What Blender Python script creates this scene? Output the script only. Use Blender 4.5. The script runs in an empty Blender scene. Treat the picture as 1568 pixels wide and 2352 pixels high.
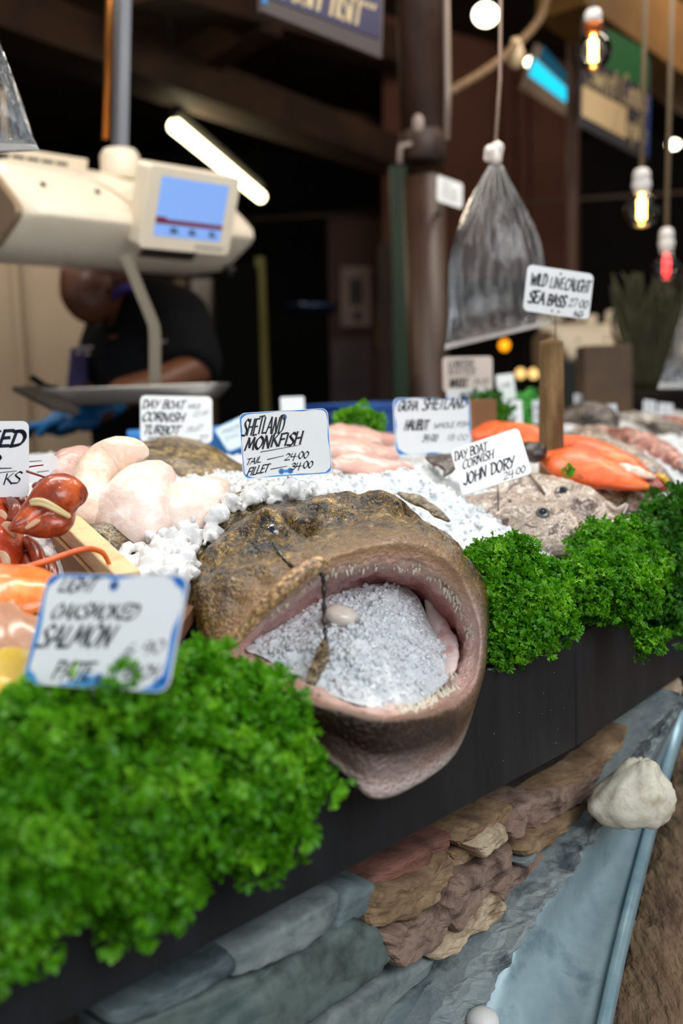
import bpy, bmesh, math, random
import numpy as np
from mathutils import Vector, Matrix, Euler, noise

SC = bpy.context.scene
COL = SC.collection
PI = math.pi

# ---------------------------------------------------------------- camera, world, lights, exposure
EYE = Vector((0, 0, 1.15))
PITCH = math.radians(7.1)
ROLL = math.radians(2.0)
FPX = 2352 * 35.0 / 36.0
FWD = Vector((0, math.cos(PITCH), -math.sin(PITCH)))
R0 = Vector((1, 0, 0)); U0 = Vector((0, math.sin(PITCH), math.cos(PITCH)))
RT = R0 * math.cos(ROLL) - U0 * math.sin(ROLL)
UP = R0 * math.sin(ROLL) + U0 * math.cos(ROLL)
cam_d = bpy.data.cameras.new('camera'); cam = bpy.data.objects.new('camera', cam_d); COL.objects.link(cam)
cam.matrix_world = Matrix(((RT.x, UP.x, -FWD.x, EYE.x), (RT.y, UP.y, -FWD.y, EYE.y), (RT.z, UP.z, -FWD.z, EYE.z), (0, 0, 0, 1)))
cam_d.sensor_fit = 'VERTICAL'; cam_d.sensor_height = 36.0; cam_d.sensor_width = 24.0; cam_d.lens = 35.0
cam_d.clip_start = 0.05; cam_d.clip_end = 100
cam_d.dof.use_dof = True; cam_d.dof.focus_distance = 0.99; cam_d.dof.aperture_fstop = 2.8; cam_d.dof.aperture_blades = 9
SC.camera = cam
SC.view_settings.view_transform = 'Standard'; SC.view_settings.look = 'None'
SC.view_settings.gamma = 1.0; SC.view_settings.exposure = 0.2
try: SC.view_settings.use_curve_mapping = False
except Exception: pass
SC.cycles.max_bounces = 8; SC.cycles.transparent_max_bounces = 12
SC.cycles.use_denoising = True
SC.cycles.sample_clamp_indirect = 4.0
SC.cycles.caustics_refractive = False; SC.cycles.caustics_reflective = False

W = bpy.data.worlds.new('world'); SC.world = W; W.use_nodes = True
W.node_tree.nodes['Background'].inputs[0].default_value = (0.80, 0.90, 1.0, 1)
W.node_tree.nodes['Background'].inputs[1].default_value = 0.36

def area(name, loc, target, sx, sy, power, col):
    d = bpy.data.lights.new(name, 'AREA'); d.shape = 'RECTANGLE'; d.size = sx; d.size_y = sy; d.energy = power; d.color = col
    o = bpy.data.objects.new(name, d); COL.objects.link(o); o.location = loc
    o.rotation_euler = (Vector(target) - Vector(loc)).to_track_quat('-Z', 'Y').to_euler()
    return o
area('daylight_from_street', (1.6, -1.6, 2.9), (0.0, 1.0, 0.9), 2.6, 1.6, 80, (0.93, 0.97, 1.0))
area('stall_lamp_over_ice', (-0.25, 1.55, 2.55), (0.0, 1.15, 1.0), 1.3, 0.35, 19, (1.0, 0.95, 0.88))
area('stall_lamp_over_far_counter', (1.0, 2.6, 2.6), (0.9, 2.3, 1.0), 1.0, 0.3, 15, (1.0, 0.90, 0.78))
area('added_partition_lamp', (2.2, 3.6, 2.95), (1.0, 6.0, 1.6), 1.2, .3, 15, (1.0, 0.80, 0.58))  # unseen warm lamp added to brighten the brown partition
def glint_light(loc, power):  # unseen point lamps added for small glints on the wet surfaces
    d = bpy.data.lights.new('added_glint_lamp', 'POINT'); d.energy = power; d.shadow_soft_size = .022; d.color = (1.0, .88, .70)
    o = bpy.data.objects.new('added_glint_lamp', d); COL.objects.link(o); o.location = loc
for q in ((-.75, .9, 2.15), (-.15, 1.0, 2.35), (.45, 1.25, 2.2), (.15, .45, 2.5), (.9, 1.8, 2.2)): glint_light(q, 3.2)
area('lamp_behind_counter', (-1.3, 2.6, 2.7), (-0.9, 2.9, 1.0), 0.8, 0.3, 9, (1.0, 0.82, 0.60))

# ---------------------------------------------------------------- placing helpers
def at(px, py, Y):
    d = FWD + RT * ((px - 784) / FPX) + UP * ((1176 - py) / FPX)
    return EYE + d * (Y / d.y)
def atz(px, py, z):
    d = FWD + RT * ((px - 784) / FPX) + UP * ((1176 - py) / FPX)
    return EYE + d * ((z - EYE.z) / d.z)
def px2m(p, Y): return p * Y / FPX
U = Vector((0.695, 0.719, 0)).normalized(); N = Vector((-U.y, U.x, 0)); ANG = math.atan2(U.y, U.x)
B0 = Vector((0.175, 0.965, 0))
def P(s, t, z): return B0 + U * s + N * t + Vector((0, 0, z))
def st(v):
    d = Vector((v.x, v.y, 0)) - B0
    return d.dot(U), d.dot(N)
def on_plane(px, py, t):
    d = FWD + RT * ((px - 784) / FPX) + UP * ((1176 - py) / FPX)
    k = (B0 - Vector((EYE.x, EYE.y, 0))).dot(N) + t
    return EYE + d * (k / d.dot(N))
def smooth(a, b, x):
    x = max(0.0, min(1.0, (x - a) / (b - a))); return x * x * (3 - 2 * x)
BOARD_TOP = 0.88; BOARD_BOT = 0.755
def zice(x, y):
    s, t = st(Vector((x, y, 0)))
    w = 0.20 + 0.14 * smooth(0.05, 0.35, s)
    a = 0.168 - 0.012 * smooth(0.1, 0.5, s)
    return 0.872 + a * smooth(-0.10, w, t) ** 1.25 + 0.01 * smooth(0.3, 1.0, t)

# ---------------------------------------------------------------- mesh helpers
class MB:
    def __init__(s): s.v = []; s.f = []; s.m = []; s.c = []
    def add(s, vs, fs, m=0, c=None):
        b = len(s.v); s.v += [tuple(v) for v in vs]; s.f += [tuple(i + b for i in f) for f in fs]; s.m += [m] * len(fs)
        if c is not None: s.c += c if isinstance(c, list) else [c] * len(vs)
        return s
    def box(s, c, sz, M=None, m=0):
        x, y, z = sz[0] / 2, sz[1] / 2, sz[2] / 2
        vs = [Vector((a * x, b * y, d * z)) for d in (-1, 1) for b in (-1, 1) for a in (-1, 1)]
        if M is not None: vs = [M @ v for v in vs]
        vs = [v + Vector(c) for v in vs]
        return s.add(vs, [(0, 2, 3, 1), (4, 5, 7, 6), (0, 1, 5, 4), (2, 6, 7, 3), (0, 4, 6, 2), (1, 3, 7, 5)], m)
    def tube(s, pts, r, n=8, m=0, cap=True, flat=None):
        pts = [Vector(p) for p in pts]; k = len(pts)
        rs = r if isinstance(r, (list, tuple)) else [r] * k
        vs = []; ref = None
        for i, p in enumerate(pts):
            t = (pts[min(i + 1, k - 1)] - pts[max(i - 1, 0)])
            t = t.normalized() if t.length > 1e-9 else Vector((0, 0, 1))
            if ref is None: ref = Vector((0, 0, 1)) if abs(t.z) < .9 else Vector((1, 0, 0))
            a = (ref - t * ref.dot(t)).normalized(); ref = a; b = t.cross(a)
            for j in range(n):
                q = 2 * PI * j / n
                vs.append(p + (a * math.cos(q) + b * math.sin(q) * (flat or 1)) * rs[i])
        fs = [(i * n + j, i * n + (j + 1) % n, (i + 1) * n + (j + 1) % n, (i + 1) * n + j) for i in range(k - 1) for j in range(n)]
        if cap: fs += [tuple(range(n - 1, -1, -1)), tuple((k - 1) * n + j for j in range(n))]
        return s.add(vs, fs, m)
    def lathe(s, prof, c=(0, 0, 0), n=24, m=0, M=None, cap=True):
        vs = []
        for r, z in prof:
            for j in range(n):
                v = Vector((r * math.cos(2 * PI * j / n), r * math.sin(2 * PI * j / n), z))
                if M is not None: v = M @ v
                vs.append(v + Vector(c))
        k = len(prof)
        fs = [(i * n + j, i * n + (j + 1) % n, (i + 1) * n + (j + 1) % n, (i + 1) * n + j) for i in range(k - 1) for j in range(n)]
        if cap: fs += [tuple(range(n - 1, -1, -1)), tuple((k - 1) * n + j for j in range(n))]
        return s.add(vs, fs, m)
    def ell(s, c, r, M=None, n=16, k=10, m=0):
        prof = [(math.sin(PI * i / k), -math.cos(PI * i / k)) for i in range(k + 1)]
        prof[0] = (1e-4, -1); prof[-1] = (1e-4, 1)
        D = Matrix.Diagonal(Vector(r if hasattr(r, '__len__') else (r, r, r)))
        return s.lathe(prof, c, n, m, (M @ D) if M is not None else D)
    def prism(s, poly, a, b, m=0):
        """poly: list of Vector; extruded by vectors a (front) and b (back)."""
        k = len(poly); vs = [p + a for p in poly] + [p + b for p in poly]
        fs = [tuple(range(k)), tuple(range(2 * k - 1, k - 1, -1))] + [(i, i + k, (i + 1) % k + k, (i + 1) % k) for i in range(k)]
        return s.add(vs, fs, m)
    def grid(s, g, closed=True, m=0, c=None, flip=False):
        """g: list of rows of vectors, rows closed if closed."""
        R = len(g); K = len(g[0]); vs = [v for row in g for v in row]
        fs = []
        for i in range(R - 1):
            for j in range(K if closed else K - 1):
                q = (i * K + j, i * K + (j + 1) % K, (i + 1) * K + (j + 1) % K, (i + 1) * K + j)
                fs.append(q[::-1] if flip else q)
        return s.add(vs, fs, m, c)

def mesh_of(name, mb, mats, smooth_=True, off=None):
    me = bpy.data.meshes.new(name)
    vs = mb.v if off is None else [(v[0] - off[0], v[1] - off[1], v[2] - off[2]) for v in mb.v]
    me.from_pydata(vs, [], mb.f)
    for mt in (mats if isinstance(mats, (list, tuple)) else [mats]): me.materials.append(mt)
    me.polygons.foreach_set('material_index', mb.m)
    if smooth_: me.polygons.foreach_set('use_smooth', [True] * len(mb.f))
    if mb.c and len(mb.c) == len(mb.v):
        ca = me.color_attributes.new('Col', 'FLOAT_COLOR', 'POINT')
        ca.data.foreach_set('color', [x for c in mb.c for x in (c[0], c[1], c[2], 1.0)])
    me.update(); return me
def fix_normals(me):
    bm = bmesh.new(); bm.from_mesh(me); bmesh.ops.recalc_face_normals(bm, faces=bm.faces); bm.to_mesh(me); bm.free()
def obj(name, mb, mats, parent=None, smooth_=True, world=False, recalc=True, bevel=0, sub=0, angle=None):
    """one mesh object; world=True: mb is in world space and parent an unrotated empty."""
    off = parent.location if (parent is not None and world) else None
    me = mesh_of(name, mb, mats, smooth_, off)
    if recalc: fix_normals(me)
    o = bpy.data.objects.new(name, me); COL.objects.link(o)
    if parent is not None: o.parent = parent
    if bevel:
        b = o.modifiers.new('b', 'BEVEL'); b.width = bevel; b.segments = 3; b.limit_method = 'ANGLE'; b.angle_limit = math.radians(35)
        b.harden_normals = False
    if sub:
        d = o.modifiers.new('s', 'SUBSURF'); d.levels = sub; d.render_levels = sub
    if angle:
        try: me.shade_auto = True
        except Exception: pass
        sharp_by_angle(me, angle)
    return o
def sharp_by_angle(me, deg):
    bm = bmesh.new(); bm.from_mesh(me)
    for e in bm.edges:
        if len(e.link_faces) == 2 and e.calc_face_angle(0) > math.radians(deg): e.smooth = False
    bm.to_mesh(me); bm.free()
def tag(o, label, cat, group=None, kind=None):
    o['label'] = label
    if cat: o['category'] = cat
    if group: o['group'] = group
    if kind: o['kind'] = kind
    return o
def thing(name, label, cat, loc=(0, 0, 0), rotz=0, group=None):
    o = bpy.data.objects.new(name, None); COL.objects.link(o); o.location = loc; o.rotation_euler = (0, 0, rotz)
    o.empty_display_size = 0.05
    return tag(o, label, cat, group)
def struct(o, label=None, cat=None):
    o['kind'] = 'structure'
    if label: o['label'] = label
    if cat: o['category'] = cat
    return o
def dup(root, loc, rotz, label, group=None):
    r = root.copy(); COL.objects.link(r); r.location = loc; r.rotation_euler = (0, 0, rotz); r['label'] = label
    if group: r['group'] = group
    for ch in list(root.children):
        c = ch.copy(); COL.objects.link(c); c.parent = r
        for g in list(ch.children):
            d = g.copy(); COL.objects.link(d); d.parent = c
    return r
def remeshed(name, mb, mats, parent, voxel, world=True, iters=4):
    """overlapping volumes grown together into one continuous surface."""
    off = parent.location if (parent is not None and world) else None
    me = mesh_of(name, mb, mats, True, off); fix_islands(me)
    o = bpy.data.objects.new(name, me); COL.objects.link(o)
    r = o.modifiers.new('r', 'REMESH'); r.mode = 'VOXEL'; r.voxel_size = voxel; r.use_smooth_shade = True
    sm = o.modifiers.new('sm', 'SMOOTH'); sm.iterations = iters; sm.factor = 0.5
    bpy.context.view_layer.update()
    dg = bpy.context.evaluated_depsgraph_get()
    me2 = bpy.data.meshes.new_from_object(o.evaluated_get(dg))
    o.modifiers.clear(); o.data = me2; bpy.data.meshes.remove(me); me2.name = name
    if parent is not None: o.parent = parent
    return o
def fix_islands(me):
    bm = bmesh.new(); bm.from_mesh(me); bmesh.ops.recalc_face_normals(bm, faces=bm.faces); bm.to_mesh(me); bm.free()

def cr(p0, p1, p2, p3, t):
    return 0.5 * ((2 * p1) + (p2 - p0) * t + (2 * p0 - 5 * p1 + 4 * p2 - p3) * t * t + (3 * p1 - p0 - 3 * p2 + p3) * t * t * t)
def spline(pts, per, closed=False):
    pts = [Vector(p) for p in pts]; n = len(pts); out = []
    for i in range(n if closed else n - 1):
        g = lambda k: pts[k % n] if closed else pts[max(0, min(n - 1, k))]
        for j in range(per): out.append(cr(g(i - 1), g(i), g(i + 1), g(i + 2), j / per))
    if not closed: out.append(pts[-1].copy())
    return out
def dense(rings, per_ring, per_across, closed=True):
    rr = [spline(r, per_ring, closed) for r in rings]
    cols = [spline([r[j] for r in rr], per_across) for j in range(len(rr[0]))]
    return [[cols[j][i] for j in range(len(cols))] for i in range(len(cols[0]))]
CARVE = []   # where things lie in the ice: (point, half width, half thickness)
def fbm(v, s, o=4):
    a = 1; t = 0; k = s
    for _ in range(o): t += a * noise.noise(Vector(v) * k); a *= .5; k *= 2.1
    return t

# ---------------------------------------------------------------- materials
def hx(h):
    h = h.lstrip('#'); c = [int(h[i:i + 2], 16) / 255 for i in (0, 2, 4)]
    return tuple(x / 12.92 if x <= .04045 else ((x + .055) / 1.055) ** 2.4 for x in c) + (1.0,)
MATS = {}
def mat(name, c=None, c2=None, c3=None, scale=20, detail=6, rough=.5, bump=0, bscale=None, metal=0, coat=0, sss=0, sssr=(.01, .005, .004),
        attr=False, emit=None, estr=0, trans=0, ior=1.45, stretch=None, spec=.5, rvar=0, alpha=1, contrast=(.35, .65), transl=0, amt=.6, dist=.003):
    if name in MATS: return MATS[name]
    m = bpy.data.materials.new(name); m.use_nodes = True; nt = m.node_tree; N_ = nt.nodes; L = nt.links
    b = N_['Principled BSDF']
    b.inputs['Roughness'].default_value = rough; b.inputs['Metallic'].default_value = metal
    b.inputs['IOR'].default_value = ior; b.inputs['Specular IOR Level'].default_value = spec
    b.inputs['Coat Weight'].default_value = coat; b.inputs['Coat Roughness'].default_value = .08
    b.inputs['Transmission Weight'].default_value = trans; b.inputs['Alpha'].default_value = alpha
    if sss:
        b.inputs['Subsurface Weight'].default_value = sss; b.inputs['Subsurface Radius'].default_value = sssr; b.inputs['Subsurface Scale'].default_value = 1.0
    if c is not None: b.inputs['Base Color'].default_value = hx(c) if isinstance(c, str) else c
    tc = N_.new('ShaderNodeTexCoord'); src = tc.outputs['Object']
    if stretch:
        mp = N_.new('ShaderNodeMapping'); mp.inputs['Scale'].default_value = stretch; L.new(src, mp.inputs[0]); src = mp.outputs[0]
    colout = None
    if attr:
        at_ = N_.new('ShaderNodeAttribute'); at_.attribute_name = 'Col'; colout = at_.outputs['Color']
    if c2 is not None:
        nz = N_.new('ShaderNodeTexNoise'); nz.inputs['Scale'].default_value = scale; nz.inputs['Detail'].default_value = detail
        nz.inputs['Roughness'].default_value = .6
        L.new(src, nz.inputs['Vector'])
        rp = N_.new('ShaderNodeValToRGB'); e = rp.color_ramp.elements
        e[0].position = contrast[0]; e[0].color = hx(c); e[1].position = contrast[1]; e[1].color = hx(c2)
        if c3:
            x = rp.color_ramp.elements.new((contrast[0] + contrast[1]) / 2); x.color = hx(c3)
        L.new(nz.outputs['Fac'], rp.inputs['Fac'])
        if colout is not None:
            mx = N_.new('ShaderNodeMix'); mx.data_type = 'RGBA'; mx.blend_type = 'MULTIPLY'; mx.inputs['Factor'].default_value = amt
            L.new(colout, mx.inputs['A']); L.new(rp.outputs[0], mx.inputs['B']); colout = mx.outputs['Result']
        else: colout = rp.outputs[0]
    if colout is not None: L.new(colout, b.inputs['Base Color'])
    if bump:
        n2 = N_.new('ShaderNodeTexNoise'); n2.inputs['Scale'].default_value = bscale or scale * 2; n2.inputs['Detail'].default_value = 8
        L.new(src, n2.inputs['Vector'])
        bp = N_.new('ShaderNodeBump'); bp.inputs['Strength'].default_value = bump; bp.inputs['Distance'].default_value = dist
        L.new(n2.outputs['Fac'], bp.inputs['Height']); L.new(bp.outputs[0], b.inputs['Normal'])
        if rvar:
            mr = N_.new('ShaderNodeMapRange'); mr.inputs['From Min'].default_value = .35; mr.inputs['From Max'].default_value = .65
            mr.inputs['To Min'].default_value = max(.02, rough - rvar); mr.inputs['To Max'].default_value = min(1, rough + rvar)
            L.new(n2.outputs['Fac'], mr.inputs['Value']); L.new(mr.outputs[0], b.inputs['Roughness'])
    if emit:
        b.inputs['Emission Color'].default_value = hx(emit); b.inputs['Emission Strength'].default_value = estr
    if transl:
        tr = N_.new('ShaderNodeBsdfTranslucent'); ms = N_.new('ShaderNodeMixShader'); ms.inputs[0].default_value = transl
        if colout is not None: L.new(colout, tr.inputs['Color'])
        else: tr.inputs['Color'].default_value = hx(c)
        out = [n for n in N_ if n.type == 'OUTPUT_MATERIAL'][0]
        L.new(b.outputs[0], ms.inputs[1]); L.new(tr.outputs[0], ms.inputs[2]); L.new(ms.outputs[0], out.inputs['Surface'])
    MATS[name] = m; return m

def wet_skin(name, cols, scale, fine, rough=.28, bump=.5, pos=None, attr=False, speck=.8):
    """mottled wet fish skin: three noise scales through a ramp, glossy coat."""
    if name in MATS: return MATS[name]
    m = bpy.data.materials.new(name); m.use_nodes = True; nt = m.node_tree; N_ = nt.nodes; L = nt.links
    b = N_['Principled BSDF']; b.inputs['Roughness'].default_value = rough + .08; b.inputs['Coat Weight'].default_value = .45; b.inputs['Coat Roughness'].default_value = .09
    tc = N_.new('ShaderNodeTexCoord')
    n1 = N_.new('ShaderNodeTexNoise'); n1.inputs['Scale'].default_value = scale; n1.inputs['Detail'].default_value = 9; n1.inputs['Roughness'].default_value = .72
    n1.inputs['Distortion'].default_value = .8
    L.new(tc.outputs['Object'], n1.inputs['Vector'])
    rp = N_.new('ShaderNodeValToRGB'); el = rp.color_ramp.elements
    k = len(cols); pos = pos or [.42 + .17 * i / (k - 1) for i in range(k)]
    el[0].position = pos[0]; el[0].color = hx(cols[0]); el[1].position = pos[-1]; el[1].color = hx(cols[-1])
    for c, p in list(zip(cols, pos))[1:-1]:
        x = el.new(p); x.color = hx(c)
    L.new(n1.outputs['Fac'], rp.inputs['Fac']); out = rp.outputs[0]
    vo = N_.new('ShaderNodeTexVoronoi'); vo.inputs['Scale'].default_value = fine; L.new(tc.outputs['Object'], vo.inputs['Vector'])
    r2 = N_.new('ShaderNodeValToRGB'); r2.color_ramp.elements[0].position = .0; r2.color_ramp.elements[0].color = (.25, .20, .15, 1)
    r2.color_ramp.elements[1].position = .55; r2.color_ramp.elements[1].color = (1, 1, 1, 1)
    L.new(vo.outputs['Distance'], r2.inputs['Fac'])
    mx = N_.new('ShaderNodeMix'); mx.data_type = 'RGBA'; mx.blend_type = 'MULTIPLY'; mx.inputs['Factor'].default_value = min(.75, speck)
    L.new(out, mx.inputs['A']); L.new(r2.outputs[0], mx.inputs['B']); out = mx.outputs['Result']
    n4 = N_.new('ShaderNodeTexNoise'); n4.inputs['Scale'].default_value = scale * 4.2; n4.inputs['Detail'].default_value = 5; n4.inputs['Roughness'].default_value = .65; L.new(tc.outputs['Object'], n4.inputs['Vector'])
    r4 = N_.new('ShaderNodeValToRGB'); r4.color_ramp.elements[0].position = .42; r4.color_ramp.elements[0].color = (.30, .27, .24, 1); r4.color_ramp.elements[1].position = .60; r4.color_ramp.elements[1].color = (1.5, 1.45, 1.35, 1); L.new(n4.outputs['Fac'], r4.inputs['Fac'])
    m4 = N_.new('ShaderNodeMix'); m4.data_type = 'RGBA'; m4.blend_type = 'MULTIPLY'; m4.inputs['Factor'].default_value = speck; L.new(out, m4.inputs['A']); L.new(r4.outputs[0], m4.inputs['B']); out = m4.outputs['Result']
    if attr:
        a_ = N_.new('ShaderNodeAttribute'); a_.attribute_name = 'Col'
        sp = N_.new('ShaderNodeAttribute'); sp.attribute_name = 'Mix'
        m2 = N_.new('ShaderNodeMix'); m2.data_type = 'RGBA'; L.new(sp.outputs['Fac'], m2.inputs['Factor'])
        # smooth zones keep a little of the mottling
        m3 = N_.new('ShaderNodeMix'); m3.data_type = 'RGBA'; m3.blend_type = 'MULTIPLY'; m3.inputs['Factor'].default_value = .32
        n3 = N_.new('ShaderNodeTexNoise'); n3.inputs['Scale'].default_value = scale * 2.5; n3.inputs['Detail'].default_value = 6; L.new(tc.outputs['Object'], n3.inputs['Vector'])
        r3 = N_.new('ShaderNodeValToRGB'); r3.color_ramp.elements[0].position = .35; r3.color_ramp.elements[0].color = (.50, .38, .33, 1); r3.color_ramp.elements[1].position = .6; r3.color_ramp.elements[1].color = (1, 1, 1, 1)
        L.new(n3.outputs['Fac'], r3.inputs['Fac']); L.new(a_.outputs['Color'], m3.inputs['A']); L.new(r3.outputs[0], m3.inputs['B'])
        L.new(out, m2.inputs['A']); L.new(m3.outputs['Result'], m2.inputs['B']); out = m2.outputs['Result']
    L.new(out, b.inputs['Base Color'])
    n2 = N_.new('ShaderNodeTexNoise'); n2.inputs['Scale'].default_value = fine * .7; n2.inputs['Detail'].default_value = 5; L.new(tc.outputs['Object'], n2.inputs['Vector'])
    bp = N_.new('ShaderNodeBump'); bp.inputs['Strength'].default_value = bump; bp.inputs['Distance'].default_value = .004
    L.new(n2.outputs['Fac'], bp.inputs['Height']); L.new(bp.outputs[0], b.inputs['Normal']); L.new(bp.outputs[0], b.inputs['Coat Normal'])
    MATS[name] = m; return m

# ---------------------------------------------------------------- the setting
M_dark = mat('dark_timber', '#1c0f08', '#2e190d', scale=6, rough=.8)
M_beam = mat('brown_beam', '#3a2410', '#55371a', scale=5, rough=.8, stretch=(.3, .3, 3))
M_black = mat('matt_black', '#040404', rough=.9, spec=.12)
M_floor = mat('stone_floor', '#3b332c', '#5a4e43', scale=8, rough=.8, bump=.3)
mb = MB(); mb.box((1.5, 4, -.05), (16, 16, .1)); struct(obj('floor', mb, M_floor, smooth_=False), 'dark stone market floor')
mb = MB(); mb.box((1.5, 6.0, 3.15), (14, 9.0, .06)); struct(obj('ceiling', mb, M_dark, smooth_=False), 'dark boarded market ceiling')
mb = MB(); mb.box((1.5, 8.6, 1.55), (14, .1, 3.2)); struct(obj('wall_back', mb, mat('back_wall_dark', '#0b0705', '#160c07', scale=3, rough=.9), smooth_=False), 'dark back wall of the market hall')
mb = MB(); mb.box((-3.2, 5.5, 1.55), (.1, 7, 3.2)); struct(obj('wall_left', mb, M_black, smooth_=False), 'dark side wall of the market hall')
# roof beams running along with the counter, and crossing joists
def beam(name, p, q, w, h, m, label):
    p = Vector(p); q = Vector(q); d = q - p; M3 = d.to_track_quat('X', 'Z').to_matrix()
    b_ = MB(); b_.box((p + q) / 2, (d.length, w, h), M3); o = obj(name, b_, m, smooth_=False, bevel=.006); struct(o, label); return o
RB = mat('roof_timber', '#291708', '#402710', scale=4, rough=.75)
RB2 = mat('roof_timber_dark', '#2c190c', '#40260f', scale=4, rough=.8)
beam('beam', at(-150, -20, 3.3), at(1000, 395, 6.0), .20, .16, RB, 'long dark timber beam under the ceiling')
beam('beam', at(330, -60, 3.4), at(960, 130, 5.6), .16, .16, RB2, 'upper timber beam behind the hanging banner')
beam('beam', at(395, 170, 4.4), at(620, 40, 4.0), .12, .12, RB2, 'short cross timber between the beams')
beam('beam', at(600, 250, 5.0), at(930, 310, 6.2), .12, .10, RB2, 'lower timber beam above the dark doorway')
beam('beam', at(1290, -60, 3.6), at(1700, 240, 4.6), .2, .26, mat('ochre_timber', '#6a481c', '#8a6024', scale=4, rough=.7), 'ochre timber beam at the top right corner')  # lighter ochre than the other roof timbers
# brown boarded partition behind the column
mb = MB(); a_, b_, c_, d_ = at(880, -60, 5.6), at(1330, -60, 6.6), at(1330, 640, 6.6), at(880, 640, 5.6)
mb.prism([a_, b_, c_, d_], Vector((0, 0, 0)), Vector((0, .06, 0)))
struct(obj('partition', mb, mat('brown_boards', '#54301f', '#60392a', scale=2.5, rough=.8), smooth_=False), 'brown boarded partition behind the iron column')
# pale panel at the back left
mb = MB(); a_ = at(-60, 480, 3.3); b_ = at(238, 480, 3.3)
mb.prism([a_, b_, Vector((b_.x, 3.3, .2)), Vector((a_.x, 3.3, .2))], Vector((0, 0, 0)), Vector((0, .08, 0)))
mb.box(at(50, 800, 3.28), (.018, .03, 1.6))
struct(obj('partition', mb, mat('cream_panel', '#b09a80', '#bda78c', scale=2, rough=.6), smooth_=False), 'cream panel behind the stallholder')
# iron column
pc = at(978, 600, 2.85)
col_t = thing('iron_column', 'brown painted iron column rising behind the hanging water bag', 'column', (pc.x, pc.y, 0)); col_t['kind'] = 'structure'
M_col = mat('brown_paint', '#301d14', '#22140d', '#3a261b', scale=7, rough=.45, bump=.1)
mb = MB(); mb.lathe([(.058, 0), (.058, 1.72)], n=28); obj('shaft', mb, M_col, col_t)
zc = at(978, 330, 2.85).z
mb = MB(); mb.lathe([(.058, zc - .05), (.064, zc - .04), (.066, zc + .01), (.062, zc + .03), (.062, zc + .05)], n=28); obj('collar', mb, M_col, col_t)
mb = MB(); mb.lathe([(.062, zc), (.064, 2.4), (.10, 2.75), (.13, 3.12)], n=28); obj('upper_shaft', mb, M_col, col_t)
mb = MB(); x0 = at(1022, 100, 2.85) - Vector((pc.x, pc.y, 0))
mb.tube([(x0.x, -.03, 3.1), (x0.x, -.03, at(1022, 220, 2.85).z), (x0.x - .006, -.03, zc)], .010, 8)
obj('conduit', mb, mat('grey_pipe', '#8a7a70', rough=.35, metal=.3), col_t)
mb = MB(); q = at(945, 330, 2.8) - Vector((pc.x, pc.y, 0)); mb.tube([q, q + Vector((-.03, 0, -.005)), q + Vector((-.035, 0, -.05))], .008, 8); mb.ell(q + Vector((.02, 0, .05)), (.018, .018, .03))
obj('wall_hook', mb, mat('pale_metal', '#9a8a80', rough=.4), col_t)

# ---------------------------------------------------------------- board, counter
M_board = mat('black_painted_board', '#1d1e20', '#26272a', scale=30, rough=.42, bump=.12, bscale=120, stretch=(1, 1, .2), spec=.4)
s_bend = st(on_plane(1323, 1600, 0))[0]
Bd = P(s_bend, 0, 0); D2 = Vector((.63, .777, 0)).normalized()
bt = thing('display_board', 'black painted wooden board along the front of the fish counter', 'counter board', (Bd.x, Bd.y, .3))
def plank(p, q, inward, nm):
    b_ = MB(); a_ = Vector((p.x, p.y, 0)); c_ = Vector((q.x, q.y, 0)); th = inward * .022
    poly = [a_, c_, c_ + th, a_ + th]
    b_.prism(poly, Vector((0, 0, BOARD_TOP)), Vector((0, 0, BOARD_BOT)))
    return obj(nm, b_, M_board, bt, smooth_=False, world=True, bevel=.0025)
plank(P(-1.15, 0, 0), P(s_bend - .0006, 0, 0), N, 'plank')
plank(Bd + D2 * .0006, Bd + D2 * 2.2, Vector((-D2.y, D2.x, 0)), 'plank')
# worn scratches along the top edge of the board
mb = MB(); rg = random.Random(5)
for i in range(60):
    s = rg.uniform(-.12, s_bend - .01); l = rg.uniform(.002, .012)
    y = BOARD_TOP - rg.uniform(-.0002, .004) ** 1
    a_ = P(s, -.0006, y); mb.add([a_, a_ + U * l, a_ + U * l * .8 - Vector((0, 0, rg.uniform(.0006, .002))), a_ + U * l * .2 - Vector((0, 0, rg.uniform(.0005, .0012)))], [(0, 1, 2, 3)])
for i in range(14):
    s = rg.uniform(-.1, s_bend - .01); a_ = P(s, -.0005, rg.uniform(BOARD_BOT + .01, BOARD_TOP - .01)); l = rg.uniform(.0005, .0012)
    mb.add([a_, a_ + U * l, a_ + U * l + Vector((0, 0, l)), a_ + Vector((0, 0, l))], [(0, 1, 2, 3)])
obj('worn_edge', mb, mat('scratch_grey', '#8b9094', rough=.7), bt, smooth_=False, world=True)['kind'] = 'stuff'
# body of the counter under the ice
mb = MB(); mb.prism([P(-1.1, .025, 0), P(2.4, .26, 0), P(2.4, 1.15, 0), P(-1.1, 1.15, 0)], Vector((0, 0, .86)), Vector((0, 0, .765)))
o = obj('counter_table', mb, mat('counter_dark', '#14161a', rough=.7), smooth_=False); tag(o, 'dark counter table carrying the bed of crushed ice', 'counter')

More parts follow.
